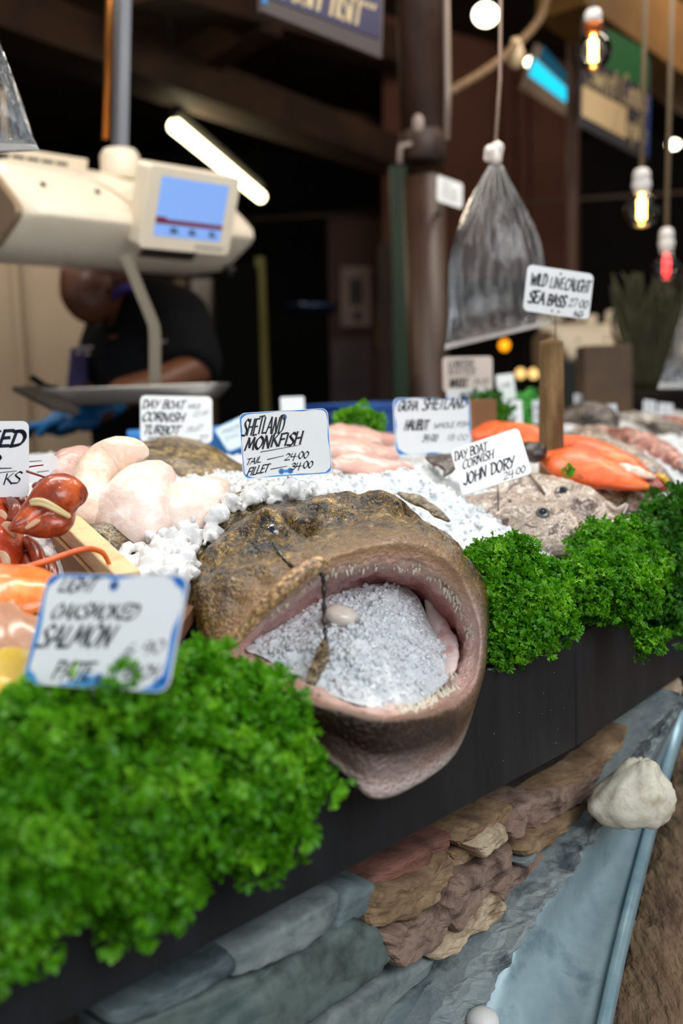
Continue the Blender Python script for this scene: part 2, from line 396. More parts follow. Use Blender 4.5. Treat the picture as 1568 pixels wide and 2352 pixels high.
# ---------------------------------------------------------------- dry stone wall under the board
wl = bpy.data.objects.new('wall_front', None); COL.objects.link(wl); wl.location = P(0, .05, 0)
struct(wl, 'dry stone wall of slate and brown rubble under the black board', 'wall')
mb = MB(); mb.prism([P(-1.1, .075, 0), P(.9, .075, 0), P(.9, .14, 0), P(-1.1, .14, 0)], Vector((0, 0, .762)), Vector((0, 0, .0)))
obj('mortar', mb, mat('wall_core', '#1c1712', '#2c241c', scale=30, rough=.95), wl, smooth_=False, world=True)
SL = [mat('slate_a', '#59666a', '#3c484c', '#6d7a7b', scale=9, rough=.6, bump=.35, bscale=60, stretch=(1, 1, 3)), mat('slate_b', '#4b5a58', '#36413f', '#65726c', scale=14, rough=.6, bump=.4, bscale=50),
      mat('slate_c', '#6a7476', '#4e585c', '#87908d', scale=12, rough=.6, bump=.4, bscale=70)]
BR = [mat('rubble_tan', '#a5896a', '#6b5440', '#8b7053', scale=22, rough=.85, bump=.8, bscale=60), mat('rubble_brown', '#7f6557', '#4d3c33', '#937a6a', scale=24, rough=.85, bump=.8, bscale=70),
      mat('rubble_red', '#85594c', '#583a31', '#7a5145', scale=20, rough=.85, bump=.7, bscale=60), mat('rubble_pale', '#b79d7e', '#7f6549', '#c6b296', scale=25, rough=.85, bump=.8, bscale=70)]
def stone(nm, poly, m, t, thick, sd, slate=False):
    """poly in picture coordinates, laid on the wall plane at depth t; rough layered block of real thickness."""
    w = [on_plane(300 + .809 * x, 1550 + .809 * y, t) for x, y in poly]
    pts = []; k = len(w); n_e = 7
    sp = spline(w, n_e, True)
    for i in range(k):
        for j in range(n_e):
            a = w[i].lerp(w[(i + 1) % k], j / n_e).lerp(sp[i * n_e + j], .18)
            a += U * fbm(a + Vector((sd, 5, 0)), 90, 3) * .0028 + Vector((0, 0, fbm(a + Vector((7, sd, 0)), 90, 3) * .0022)); pts.append(a)
    c = sum(pts, Vector()) / len(pts)
    layers = [(.16, -.006), (.34, -.006), (.5, -.006), (.65, -.006), (.8, -.0055), (.91, -.004), (.98, -.001), (1.02, .005), (1.03, thick * .6), (.95, thick)]
    g = []
    for sc_, dep in layers:
        row = []
        for p in pts:
            q = c + (p - c) * sc_; du = q.dot(U)
            if slate: nv = fbm(Vector((du * 14, sd, q.z * 40)), 1, 3) * .0022 + fbm(q, 130, 2) * .0006
            else:
                r1 = abs(fbm(Vector((du * 22, sd, q.z * 45)), 1, 3)); nv = fbm(q + Vector((sd, 0, 0)), 38, 2) * .006 + r1 * .005 + fbm(q + Vector((0, sd, 0)), 170, 2) * .0016
            row.append(q + N * (dep + nv * (1 if sc_ < 1 else .4)))
        g.append(row)
    b_ = MB(); b_.grid(g); n_ = len(pts)
    b_.add([p for p in g[0]] + [sum(g[0], Vector()) / n_], [(i, (i + 1) % n_, n_) for i in range(n_)])
    o = obj(nm, b_, m, wl, world=True, smooth_=slate); bm = bmesh.new(); bm.from_mesh(o.data); bmesh.ops.remove_doubles(bm, verts=bm.verts, dist=1e-5)
    bmesh.ops.recalc_face_normals(bm, faces=bm.faces); bm.to_mesh(o.data); bm.free()
    if slate: sharp_by_angle(o.data, 34)
    return o
sl = [
 ([(-60, 1000), (-60, 955), (120, 870), (280, 785), (295, 832), (215, 885), (60, 965)], 0, .035), ([(278, 788), (450, 690), (585, 615), (585, 680), (550, 738), (440, 797), (292, 852)], 2, .035),
 ([(556, 742), (578, 680), (605, 600), (690, 590), (702, 655), (640, 692)], 0, .04), ([(-60, 1080), (-60, 1005), (215, 893), (440, 803), (380, 868), (200, 1010), (100, 1080)], 1, .04),
 ([(140, 1080), (380, 872), (455, 808), (645, 693), (715, 735), (740, 800), (700, 850), (560, 948), (470, 1010), (400, 1080)], 1, .03), ([(520, 1060), (560, 958), (718, 855), (862, 792), (842, 845), (742, 935), (660, 1060)], 2, .045),
 ([(670, 1060), (745, 938), (845, 850), (1000, 738), (1052, 708), (1048, 770), (930, 880), (860, 965), (800, 1060)], 0, .05), ([(330, 1090), (480, 1005), (555, 965), (515, 1060), (500, 1090)], 0, .06),
]
for i, (pl, mi, t) in enumerate(sl): stone('slate', pl, SL[mi], t, .06, i * 3.1, True)
br = [
 ([(640, 605), (760, 520), (905, 450), (898, 500), (862, 542), (740, 585)], 2, .045), ([(686, 655), (700, 612), (800, 575), (862, 550), (905, 508), (915, 560), (872, 640), (800, 690), (692, 718), (680, 690)], 0, .03),
 ([(705, 735), (800, 698), (878, 648), (912, 690), (880, 765), (760, 830), (735, 800)], 1, .028), ([(912, 470), (935, 435), (1050, 385), (1125, 335), (1082, 402), (1030, 450), (930, 487)], 0, .04),
 ([(900, 655), (930, 580), (1010, 532), (1085, 485), (1078, 555), (1000, 625), (925, 732), (905, 700)], 1, .03), ([(978, 492), (1025, 440), (1062, 428), (1055, 480), (1002, 517)], 3, .028),
 ([(858, 805), (928, 730), (1018, 618), (1068, 655), (1052, 690), (960, 745), (890, 812)], 3, .032), ([(1028, 615), (1058, 560), (1142, 508), (1132, 562), (1085, 650), (1062, 655)], 1, .04),
 ([(1066, 445), (1105, 365), (1145, 345), (1112, 440), (1095, 472)], 1, .03), ([(1096, 500), (1130, 450), (1220, 402), (1305, 358), (1312, 388), (1222, 440), (1172, 490), (1110, 512)], 0, .035),
 ([(1128, 432), (1150, 350), (1262, 300), (1325, 282), (1312, 332), (1222, 392), (1142, 442)], 1, .04), ([(1170, 330), (1280, 262), (1370, 192), (1415, 150), (1402, 222), (1332, 290), (1200, 340)], 0, .045),
 ([(1375, 265), (1410, 190), (1480, 95), (1560, 10), (1570, 60), (1460, 195), (1400, 255)], 3, .045), ([(1118, 605), (1148, 522), (1172, 505), (1178, 560), (1142, 608)], 1, .035),
 ([(1088, 532), (1142, 498), (1142, 522), (1110, 542)], -1, .035), ([(905, 505), (958, 482), (988, 498), (962, 562), (920, 585)], 0, .05), ([(1158, 495), (1200, 448), (1218, 470), (1192, 502)], 2, .045),
 ([(1062, 700), (1085, 655), (1140, 610), (1160, 640), (1120, 690)], -1, .05), ([(1180, 560), (1185, 505), (1225, 440), (1300, 395), (1310, 410), (1240, 500)], 1, .05), ([(1300, 345), (1330, 290), (1385, 250), (1380, 300), (1320, 370)], 1, .045),
 ([(640, 690), (700, 655), (690, 720), (670, 700)], 1, .055), ([(700, 740), (735, 720), (745, 790), (720, 770)], -1, .06), ([(880, 800), (960, 750), (1050, 700), (1000, 735), (900, 830)], -1, .055),
]
for i, (pl, mi, t) in enumerate(br): stone('slate' if mi < 0 else 'rubble_stone', pl, SL[2] if mi < 0 else BR[mi], t, .055, 40 + i * 2.7, mi < 0)
# long slate coping along the foot of the wall: shale edge
edge = [(800, 1090), (862, 965), (1060, 700), (1180, 555), (1305, 405), (1400, 262), (1545, 45)]
low = [(905, 1090), (1000, 935), (1145, 690), (1235, 570), (1335, 425), (1445, 250), (1565, 85)]
g = []
ea = spline([on_plane(300 + .809 * x, 1550 + .809 * y, .02) for x, y in edge], 26); eb = spline([on_plane(300 + .809 * x, 1550 + .809 * y, .0) for x, y in low], 26)
for r in range(9):
    k = r / 8; row = []
    for i, (a_, b_) in enumerate(zip(ea, eb)):
        q = a_.lerp(b_, k) - N * (.014 * math.sin(PI * k)); du = q.dot(U); q += N * (fbm(q, 60, 3) * .006 + abs(fbm(Vector((du * 18, k * 3, 2)), 1, 3)) * .007) + Vector((0, 0, fbm(q + Vector((3, 0, 0)), 60, 3) * .005)); row.append(q)
    g.append(row)
g.append([b_ + N * .03 - Vector((0, 0, .012)) for b_ in eb])
g.insert(0, [a_ + N * .05 for a_ in ea])
mb = MB(); mb.grid(g, closed=False); obj('slate_edge', mb, mat('slate_edge_grey', '#7b868a', '#4d585c', '#8f9796', scale=25, rough=.7, bump=.7, bscale=70), wl, world=True, smooth_=False)

# galvanised trough in front of the wall
inn = [on_plane(x, y, .004) for x, y in ((1045, 2412), (1124, 2280), (1222, 2112), (1378, 1896), (1568, 1616))]
out_ = [atz(1365, 2400, inn[0].z - .01), atz(1420, 2150, inn[1].z - .01), atz(1490, 1880, inn[2].z - .01), atz(1535, 1720, inn[3].z - .01), atz(1590, 1560, inn[4].z - .01)]
tg = thing('metal_trough', 'galvanised metal trough along the foot of the stone wall', 'trough', inn[2])
M_galv = mat('galvanised', '#8fa6ad', '#6d868f', '#a3b8bd', scale=14, rough=.4, metal=.35, bump=.06, bscale=25)
i_ = spline(inn, 8); o_ = spline(out_, 8)
mb = MB(); mb.grid([[p + N * .03 - Vector((0, 0, .004)) for p in i_]] + [[a_.lerp(b_, k / 6) - Vector((0, 0, .012 * math.sin(PI * k / 6))) for a_, b_ in zip(i_, o_)] for k in range(7)], closed=False)
o = obj('sheet', mb, M_galv, tg, world=True); md = o.modifiers.new('s', 'SOLIDIFY'); md.thickness = .003
mb = MB()
rim = [[b_ + Vector((dx, 0, dz)) for b_ in o_] for dx, dz in ((-.003, -.002), (-.001, .007), (.003, .0085), (.010, .008), (.012, .004), (.012, -.01))]
mb.grid(rim, closed=False); obj('rolled_edge', mb, mat('galv_edge', '#8fb0bb', '#aac4ca', scale=40, rough=.35, metal=.3, bump=.2, bscale=60), tg, world=True)
# rough timber kerb right of the trough
g = []
for r in range(26):
    row = []
    for i, b_ in enumerate(spline(out_, 14)):
        k = r / 25; q = b_ + Vector((.0095 + .55 * k, .02 * k, -.002)); n1 = fbm(Vector((q.x * 3 , q.y * .7, 0)), 14, 4)
        q.z += .010 * n1 + .006 * fbm(q, 40, 3) - .02 * smooth(.0, .08, .08 - k); row.append(q)
    g.append(row)
mb = MB(); mb.grid(g, closed=False); mb.grid([g[0], [p - Vector((0, 0, .3)) for p in g[0]]], closed=False)
o = obj('kerb', mb, mat('weathered_timber', '#6b5240', '#3d2b20', '#8b7156', scale=18, rough=.85, bump=1.0, bscale=60, stretch=(1.6, .5, 1), dist=.012)); struct(o, 'rough weathered brown timber kerb beside the metal trough', 'kerb')
# pale limestone lump on the trough, small white pebble lower down
mb = MB(); c = at(1448, 1826, 1.06); g = []
for i in range(25):
    row = []
    for j in range(40):
        a = PI * i / 24; q = 2 * PI * j / 40; d = Vector((math.sin(a) * math.cos(q), math.sin(a) * math.sin(q), math.cos(a)))
        r = Vector((.050 * (1 - .5 * smooth(-.4, 1, d.z)), .034, .043)); v = Vector((d.x * r.x + .012 * smooth(-.2, 1, d.z) , d.y * r.y, max(d.z, -.75) * r.z))
        row.append(c + v * (1 + .16 * fbm(d + Vector((2, 1, 5)), 1.6, 3) + .03 * fbm(d, 9, 2)))
    g.append(row)
mb.grid(g); o = obj('limestone_rock', mb, mat('limestone', '#e2d8bf', '#c4b494', '#ece5d2', scale=30, rough=.9, bump=.6, bscale=70)); tag(o, 'pale cream limestone rock lying on the metal trough', 'rock')
mb = MB(); c = at(1108, 2345, .885); mb.ell(c, (.016, .016, .012)); o = obj('pebble', mb, mat('white_pebble', '#e8e6e0', rough=.5)); tag(o, 'small white rounded pebble low on the trough beside the slate', 'pebble')


# ---------------------------------------------------------------- ice materials and lumps
M_ice = mat('crushed_ice', '#e2e8ec', '#f3f6f8', scale=80, rough=.2, bump=1.0, bscale=240, sss=.25, sssr=(.008, .010, .011), spec=.5, coat=.25, dist=.004)
M_lump = mat('clear_ice_lumps', '#ffffff', rough=.10, trans=.18, ior=1.31, bump=.6, bscale=160, sss=.4, sssr=(.01, .012, .013), coat=.4)
def lump(b_, c, r, rg, m=0):
    M3 = Euler((rg.uniform(0, 6), rg.uniform(0, 6), rg.uniform(0, 6))).to_matrix(); k = [rg.uniform(.55, 1.2) for _ in range(3)]
    a = (1 + 5 ** .5) / 2
    ico = [(-1, a, 0), (1, a, 0), (-1, -a, 0), (1, -a, 0), (0, -1, a), (0, 1, a), (0, -1, -a), (0, 1, -a), (a, 0, -1), (a, 0, 1), (-a, 0, -1), (-a, 0, 1)]
    fs = [(0, 11, 5), (0, 5, 1), (0, 1, 7), (0, 7, 10), (0, 10, 11), (1, 5, 9), (5, 11, 4), (11, 10, 2), (10, 7, 6), (7, 1, 8), (3, 9, 4), (3, 4, 2), (3, 2, 6), (3, 6, 8), (3, 8, 9), (4, 9, 5), (2, 4, 11), (6, 2, 10), (8, 6, 7), (9, 8, 1)]
    b_.add([Vector(c) + M3 @ (Vector((v[0] * k[0], v[1] * k[1], v[2] * k[2])) * r * .55 * rg.uniform(.8, 1.2)) for v in ico], fs, m)

# ---------------------------------------------------------------- the big monkfish head
FWDUP = Vector((.05, -.62, .78)).normalized()
def monkfish():
    root = thing('monkfish', 'huge brown monkfish head gaping with ice in its mouth over the black board', 'fish', at(820, 1500, .90))
    A = [  # 16 directions round the head, clockwise from the corner of the mouth; rows from the neck to the throat
     [(425,1345,1.00),(485,1235,1.05),(600,1160,1.10),(720,1146,1.12),(840,1142,1.15),(960,1196,1.13),(1040,1256,1.10),(1088,1340,1.05),(1085,1470,1.00),(1060,1580,.97),(1000,1650,.90),(870,1640,.87),(790,1620,.87),(700,1600,.88),(600,1570,.90),(490,1490,.92)],
     [(424,1392,.90),(465,1275,.93),(585,1188,.96),(715,1150,1.0),(838,1140,1.02),(955,1188,1.02),(1055,1255,1.0),(1108,1338,.97),(1119,1480,.94),(1090,1610,.90),(1030,1745,.80),(875,1826,.748),(795,1775,.745),(690,1690,.76),(590,1615,.80),(490,1530,.84)],
     [(436,1418,.86),(490,1300,.89),(610,1222,.92),(738,1180,.955),(858,1162,.975),(975,1198,.975),(1066,1270,.965),(1113,1360,.945),(1120,1486,.915),(1094,1606,.875),(1034,1712,.79),(882,1790,.728),(780,1738,.725),(690,1668,.745),(596,1607,.78),(500,1530,.82)],
     [(458,1442,.83),(520,1332,.85),(640,1264,.88),(762,1216,.91),(882,1196,.93),(992,1214,.93),(1077,1290,.93),(1116,1384,.92),(1118,1492,.895),(1094,1600,.855),(1034,1680,.785),(886,1728,.718),(772,1690,.715),(690,1646,.73),(602,1598,.762),(512,1528,.80)],
     [(500,1472,.80),(598,1372,.805),(712,1296,.815),(800,1258,.845),(890,1238,.865),(985,1246,.875),(1060,1312,.875),(1097,1400,.875),(1106,1490,.865),(1086,1582,.835),(1022,1640,.78),(892,1664,.712),(782,1640,.708),(702,1612,.722),(632,1578,.748),(548,1522,.78)],
     [(520,1478,.795),(618,1388,.795),(722,1310,.805),(800,1282,.838),(885,1268,.86),(975,1278,.872),(1046,1335,.875),(1084,1415,.876),(1092,1490,.87),(1068,1572,.842),(1008,1626,.79),(896,1650,.722),(790,1628,.717),(714,1602,.73),(646,1568,.755),(568,1518,.785)],
     [(545,1482,.80),(640,1402,.812),(728,1330,.822),(802,1312,.852),(880,1302,.873),(960,1314,.884),(1028,1364,.89),(1068,1432,.89),(1074,1490,.882),(1046,1558,.854),(990,1608,.805),(900,1634,.738),(800,1614,.733),(730,1588,.744),(662,1553,.765),(592,1513,.79)],
     [(580,1484,.83),(660,1422,.85),(738,1356,.865),(806,1338,.895),(876,1330,.915),(946,1342,.925),(1006,1386,.93),(1040,1444,.93),(1044,1490,.92),(1018,1545,.89),(970,1586,.845),(896,1606,.785),(806,1590,.78),(744,1568,.785),(684,1538,.80),(622,1508,.82)],
     [(690,1475,.93),(730,1440,.95),(780,1405,.97),(820,1390,.99),(860,1385,1.0),(905,1392,1.01),(945,1415,1.01),(965,1450,1.01),(966,1480,1.0),(950,1510,.98),(920,1535,.95),(870,1548,.91),(815,1540,.90),(770,1528,.90),(735,1512,.91),(705,1495,.92)],
     [(790,1465,1.0),(800,1455,1.0),(815,1445,1.01),(825,1440,1.02),(840,1438,1.03),(855,1440,1.03),(865,1448,1.03),(870,1456,1.03),(870,1465,1.03),(866,1475,1.02),(855,1484,1.01),(840,1488,1.0),(822,1487,.99),(808,1484,.99),(798,1478,.99),(792,1470,.99)],
    ]
    K = 'k'  # plain mottled skin
    tan, pinkw, dark, lip, pink, red, deep = '#a8835a', '#f3e2da', '#2c1610', '#c59a74', '#e0b8ac', '#c48078', '#4a1f1c'
    C = [[(K, 0)] * 16 for _ in range(10)]
    C[0] = [(K, 0)] * 9 + [(pinkw, .6)] * 7
    C[1] = [(K, 0)] * 9 + [(tan, .5), (pinkw, .9), (pinkw, 1), (pinkw, 1), (pinkw, .7), (tan, .5), (K, .0)]
    C[2] = [(K, 0)] * 9 + [(tan, .4), ('#7a5548', .85), ('#e0c4ba', .95), ('#b59082', .9), (dark, .6), (dark, .4), (K, .2)]
    C[3] = [(K, 0)] * 9 + [(tan, .5), (dark, .9), (dark, 1), (dark, 1), (dark, .9), ('#7d5a42', .6), (tan, .4)]
    C[4] = [(tan, .5), (tan, .75), (tan, .7), (tan, .55), ('#a4805f', .55), ('#a4805f', .6), (tan, .6), (pink, .6), (pink, .75), (tan, .7), ('#3c2216', .9), ('#2e1a12', .95), ('#2e1a12', .95), ('#3c2216', .85), (tan, .7), (tan, .7)]
    C[5] = [(lip, .95)] * 16
    for j in (10, 11, 12, 13): C[5][j] = ('#8a6248', .95)
    C[5][9] = (pink, 1); C[4][9] = ('#b98f7c', .9); C[5][7] = C[5][8] = (pink, 1)
    C[6] = [(pink, 1)] * 16
    C[7] = [(red, 1)] * 16
    for j in (9, 10, 11, 12): C[7][j] = (pinkw, 1)
    C[8] = [(red, 1)] * 16
    for j in (4, 5, 6, 7): C[8][j] = (deep, 1)
    C[9] = [(deep, 1)] * 16
    PER, AC = 14, 9
    g = dense([[at(*p) for p in r] for r in A], PER, AC)
    bumps = [(at(622, 1218, .915), .016, .006), (at(640, 1186, .93), .018, .010), (at(590, 1192, .94), .018, .007), (at(690, 1200, .93), .013, -.016), (at(712, 1235, .915), .012, -.008), (at(760, 1165, .97), .02, .006), (at(885, 1165, .985), .022, .012),
             (at(940, 1200, .97), .012, -.006), (at(800, 1205, .94), .016, -.006), (at(520, 1350, .86), .03, .007), (at(560, 1300, .87), .012, -.004), (at(470, 1400, .87), .02, .004), (at(560, 1395, .82), .010, -.006), (at(610, 1340, .825), .010, -.007), (at(660, 1300, .83), .010, -.007), (at(700, 1275, .84), .010, -.006), (at(1100, 1380, .93), .02, .004)]
    R = len(g); Kk = len(g[0]); cols = []; mixes = []
    for i, row in enumerate(g):
        fi = i / AC; a0 = min(int(fi), 8); fr = fi - a0
        for j, v in enumerate(row):
            fj = j / PER; b0 = int(fj) % 16; b1 = (b0 + 1) % 16; gr = fj - int(fj)
            acc = [0, 0, 0]; mx = 0; wsum = 0
            for (ai, aw) in ((a0, 1 - fr), (a0 + 1, fr)):
                for (bi, bw) in ((b0, 1 - gr), (b1, gr)):
                    h, m_ = C[ai][bi]; w = aw * bw; mx += m_ * w
                    if h != K:
                        c_ = hx(h); acc = [acc[q] + c_[q] * w * (m_ + .02) for q in range(3)]; wsum += w * (m_ + .02)
            cols.append(tuple(x / wsum for x in acc) if wsum > 1e-6 else hx(tan)[:3]); mixes.append(mx)
            d = Vector((0, 0, 0))
            for c, r, amt in bumps:
                e = (v - c).length / r
                if e < 3 and i < 5 * AC: d += FWDUP * amt * 1.5 * math.exp(-e * e)
            sk = 1 - mx
            amp = .0050 * sk + .0014
            d += FWDUP * (amp * fbm(v, 42, 4) + .0022 * sk * abs(noise.noise(v * 130)))
            if i > 5.5 * AC: d += Vector((fbm(v, 60, 3), fbm(v + Vector((9, 0, 0)), 60, 3), fbm(v + Vector((0, 9, 0)), 60, 3))) * .0042
            row[j] = v + d
            if i < 3.2 * AC and (i + j) % 4 == 0: CARVE.append((v.copy(), .012, .006))
    mb = MB(); mb.grid(g, c=cols)
    mskin = wet_skin('monkfish_skin', ['#120c05', '#33260d', '#83631c', '#4d3912', '#b8954a'], 52, 360, rough=.2, bump=1.0, attr=True, pos=[.41, .465, .515, .555, .62])
    o = obj('head', mb, mskin, root, world=True)
    at_ = o.data.attributes.new('Mix', 'FLOAT', 'POINT'); at_.data.foreach_set('value', mixes)
    # eyes
    for (c, r, nv) in ((at(624, 1222, .906), .0088, Vector((-.15, -.85, .5))), (at(905, 1212, .948), .0075, Vector((.6, -.5, .6)))):
        q = nv.to_track_quat('Z', 'Y').to_matrix(); e = MB()
        c = c - nv.normalized() * .0022; e.lathe([(r * 1.25, -.003), (r * 1.2, .001), (r, .003), (r * .75, .0052)], c, 24, 0, q)
        e.lathe([(r * .75, .0052), (r * .55, .0064), (r * .45, .0068)], c, 24, 1, q, cap=False)
        e.lathe([(r * .45, .0068), (r * .2, .0075), (.0002, .0077)], c, 24, 2, q, cap=False)
        obj('eye', e, [mat('eye_rim', '#8f7a50', '#4f3d22', scale=200, rough=.2, coat=.6), mat('eye_ring', '#4b5058', '#6b6352', scale=300, rough=.15, coat=1), mat('eye_pupil', '#0d1220', rough=.08, coat=1)], root, world=True)
    fl = loft_mb([(980, 1375, .95, .003, .003), (1000, 1425, .942, .009, .006), (1022, 1475, .92, .012, .008), (1030, 1530, .878, .010, .006), (1018, 1570, .855, .003, .003)], (-.4, -.8, .3), 8, 16, (.003, 60)); obj('mouth_flesh', fl, mat('pink_fold', '#e9cfc8', '#cf9f98', '#f0ddd8', scale=40, rough=.3, coat=.3, sss=.2), root, world=True)
    # teeth: fine needles leaning back into the mouth
    rim = spline([at(*p) for p in A[6]], 24, True); inn = spline([at(*p) for p in A[7]], 24, True); fr_ = spline([at(*p) for p in A[5]], 24, True)
    rg = random.Random(3)
    t_ = MB(); n_ = len(rim)
    for k in range(n_):
        ang = k / 24
        up_ = .8 < ang < 8.2; lo_ = 8.9 < ang < 10.8
        if not (up_ or lo_): continue
        for rep in range(2 if lo_ else 1):
            if rg.random() < (.25 if up_ else .2): continue
            b_ = rim[k].lerp(fr_[k], rg.uniform(-.1, .7)); L = (rg.uniform(.003, .0055) if ang < 2.2 else rg.uniform(.004, .009)) if up_ else rg.uniform(.004, .009)
            d = ((inn[k] - rim[k]).normalized() * 1.0 + Vector((0, -.35, -.55 if up_ else .45)) + Vector((rg.uniform(-.2, .2), 0, 0))).normalized()
            t_.tube([b_ - d * .002, b_ + d * L * .6, b_ + d * L + Vector((0, .0012, 0))], [.0013, .0009, .0002], 6)
    obj('teeth', t_, mat('tooth', '#e9dcc4', rough=.25, coat=.4, sss=.2), root, world=True)
    # tan jaw bar along the near corner of the upper jaw
    jb = MB(); jp = spline([at(534, 1472, .783), at(590, 1412, .780), at(650, 1354, .783), at(705, 1310, .790), at(733, 1298, .799), at(744, 1312, .808)], 8)
    jb.tube(jp, [.004 + .0042 * math.sin(PI * min(.93, .12 + .86 * i / len(jp))) for i in range(len(jp))], 14, flat=1.5)
    obj('jaw_bar', jb, wet_skin('jaw_bar_skin', ['#8a6640', '#b98f62', '#d6b488', '#a88054'], 60, 300, rough=.3), root, world=True)
    # dark lure filament hanging across the mouth with its mottled flap
    f = MB(); pts = spline([at(628, 1246, .885), at(640, 1268, .862), at(668, 1298, .842), at(700, 1310, .818), at(736, 1318, .796), at(743, 1345, .795), at(744, 1420, .79), at(747, 1470, .782), at(736, 1515, .768), at(720, 1560, .752), at(716, 1580, .745)], 8)
    f.tube(pts, [.0017 + .0006 * math.sin(i * 1.7) for i in range(len(pts))], 8)
    obj('lure_filament', f, mat('filament_black', '#1a1512', '#2e261f', scale=90, rough=.35, coat=.4), root, world=True)
    f = MB(); g2 = []
    sp = spline([at(745, 1470, .778), at(738, 1510, .766), at(722, 1550, .752), at(712, 1588, .742)], 8)
    for i, p in enumerate(sp):
        k = i / (len(sp) - 1); w = .0062 * math.sin(PI * min(1, .06 + k * .94)) ** .8 + .0006
        g2.append([p + Vector((w * math.cos(q), .0018 * math.sin(q), w * .2 * math.cos(q))) for q in [2 * PI * x / 12 for x in range(12)]])
    f.grid(g2); obj('lure_flap', f, wet_skin('flap_skin', ['#2a2015', '#5c4a2f', '#b09c78'], 160, 500), root, world=True)
    # fins either side, half under the ice
    for rows in ([(640, 1150, 1.05, .020, .004), (560, 1165, 1.02, .030, .006), (490, 1205, 1.0, .032, .005), (430, 1260, .97, .026, .004), (395, 1310, .95, .006, .002)],):
        m_ = loft_mb(rows, per=8, n=22, disp=(.004, 60)); obj('pectoral_fin', m_, mat_fin, root, world=True)
    return root, A

def loft_mb(rows, nrm=(0, -.5, .86), per=6, n=20, disp=(0, 30), close=True, sq=1.0):
    """body grown along a line of (px, py, depth, half width, half thickness)."""
    nv = Vector(nrm).normalized()
    pts = spline([at(r[0], r[1], r[2]) for r in rows], per); rad = spline([Vector((r[3], r[4], 0)) for r in rows], per)
    g = []
    for i, p in enumerate(pts):
        t = (pts[min(i + 1, len(pts) - 1)] - pts[max(i - 1, 0)]).normalized(); s = nv.cross(t).normalized(); u = t.cross(s)
        row = []
        if i % 2 == 0: CARVE.append((p.copy(), rad[i].x, rad[i].y))
        for j in range(n):
            q = 2 * PI * j / n; c, s_ = math.cos(q), math.sin(q)
            c = math.copysign(abs(c) ** sq, c); s_ = math.copysign(abs(s_) ** sq, s_)
            v = p + s * c * max(rad[i].x, .0004) + u * s_ * max(rad[i].y, .0003)
            if disp[0]: v += u * disp[0] * fbm(v, disp[1], 3) + s * disp[0] * .6 * fbm(v + Vector((4, 2, 0)), disp[1], 3)
            row.append(v)
        g.append(row)
    b_ = MB(); b_.grid(g)
    k = len(g)
    b_.f += [tuple(range(n - 1, -1, -1)), tuple((k - 1) * n + j for j in range(n))]; b_.m += [0, 0]
    return b_
mat_fin = wet_skin('fin_skin', ['#3a2c1c', '#6f5a3d', '#8f7d60', '#b5a88f'], 60, 380, rough=.25)
mk, MA = monkfish()
# crushed ice packed into the mouth
def mouth_ice():
    outl = [(566,1488,.815),(640,1425,.865),(735,1372,.895),(800,1350,.915),(860,1338,.93),(920,1342,.94),(962,1378,.94),(990,1440,.93),(1030,1490,.905),(1036,1545,.868),(985,1602,.81),(900,1632,.748),(802,1612,.742),(735,1586,.752),(668,1550,.775),(606,1512,.80)]
    cen = at(830, 1480, .800); ring = [at(*p) for p in outl]
    rs = spline(ring, 12, True); c0 = sum(rs, Vector()) / len(rs); g = []
    for i in range(40):
        k = i / 39; row = []
        for p in rs:
            base = p.lerp(c0, k); bulge = smooth(0, 1, k); v = base.lerp(base + (cen - c0), bulge)
            f = smooth(0, .15, k)
            v += FWDUP * ((.006 * fbm(v, 38, 3) + .005 * abs(noise.noise(v * 120)) + .0025 * noise.noise(v * 260)) * (.25 + .75 * f)); row.append(v)
        g.append(row)
    b_ = MB(); b_.grid(g)
    # skirt back into the mouth so that the heap is solid
    b_.grid([[p + Vector((0, .03, .0)) for p in rs], rs])
    rg = random.Random(8)
    for i in range(900):
        p = g[rg.randrange(3, 36)][rg.randrange(len(rs))]
        if abs(st(p)[0]) > 9: continue
        lump(b_, p + FWDUP * .001, rg.choice([.0015, .002, .0026, .0034]), rg)
    return b_
o = obj('mouth_ice', mouth_ice(), M_ice); sharp_by_angle(o.data, 50); tag(o, 'heap of crushed ice packed inside the gaping mouth of the monkfish', 'ice', kind='stuff')
# pale tongue-like flesh in the mouth
mb = MB(); mb.ell(at(785, 1414, .842), (.016, .015, .009), Euler((0, .35, 0)).to_matrix(), 20, 12)
o = obj('gill_flesh', mb, mat('pale_flesh', '#d9c8bb', '#efe6de', scale=60, rough=.3, coat=.4, sss=.3), mk); o.location = -mk.location; o.name = 'mouth_flesh'

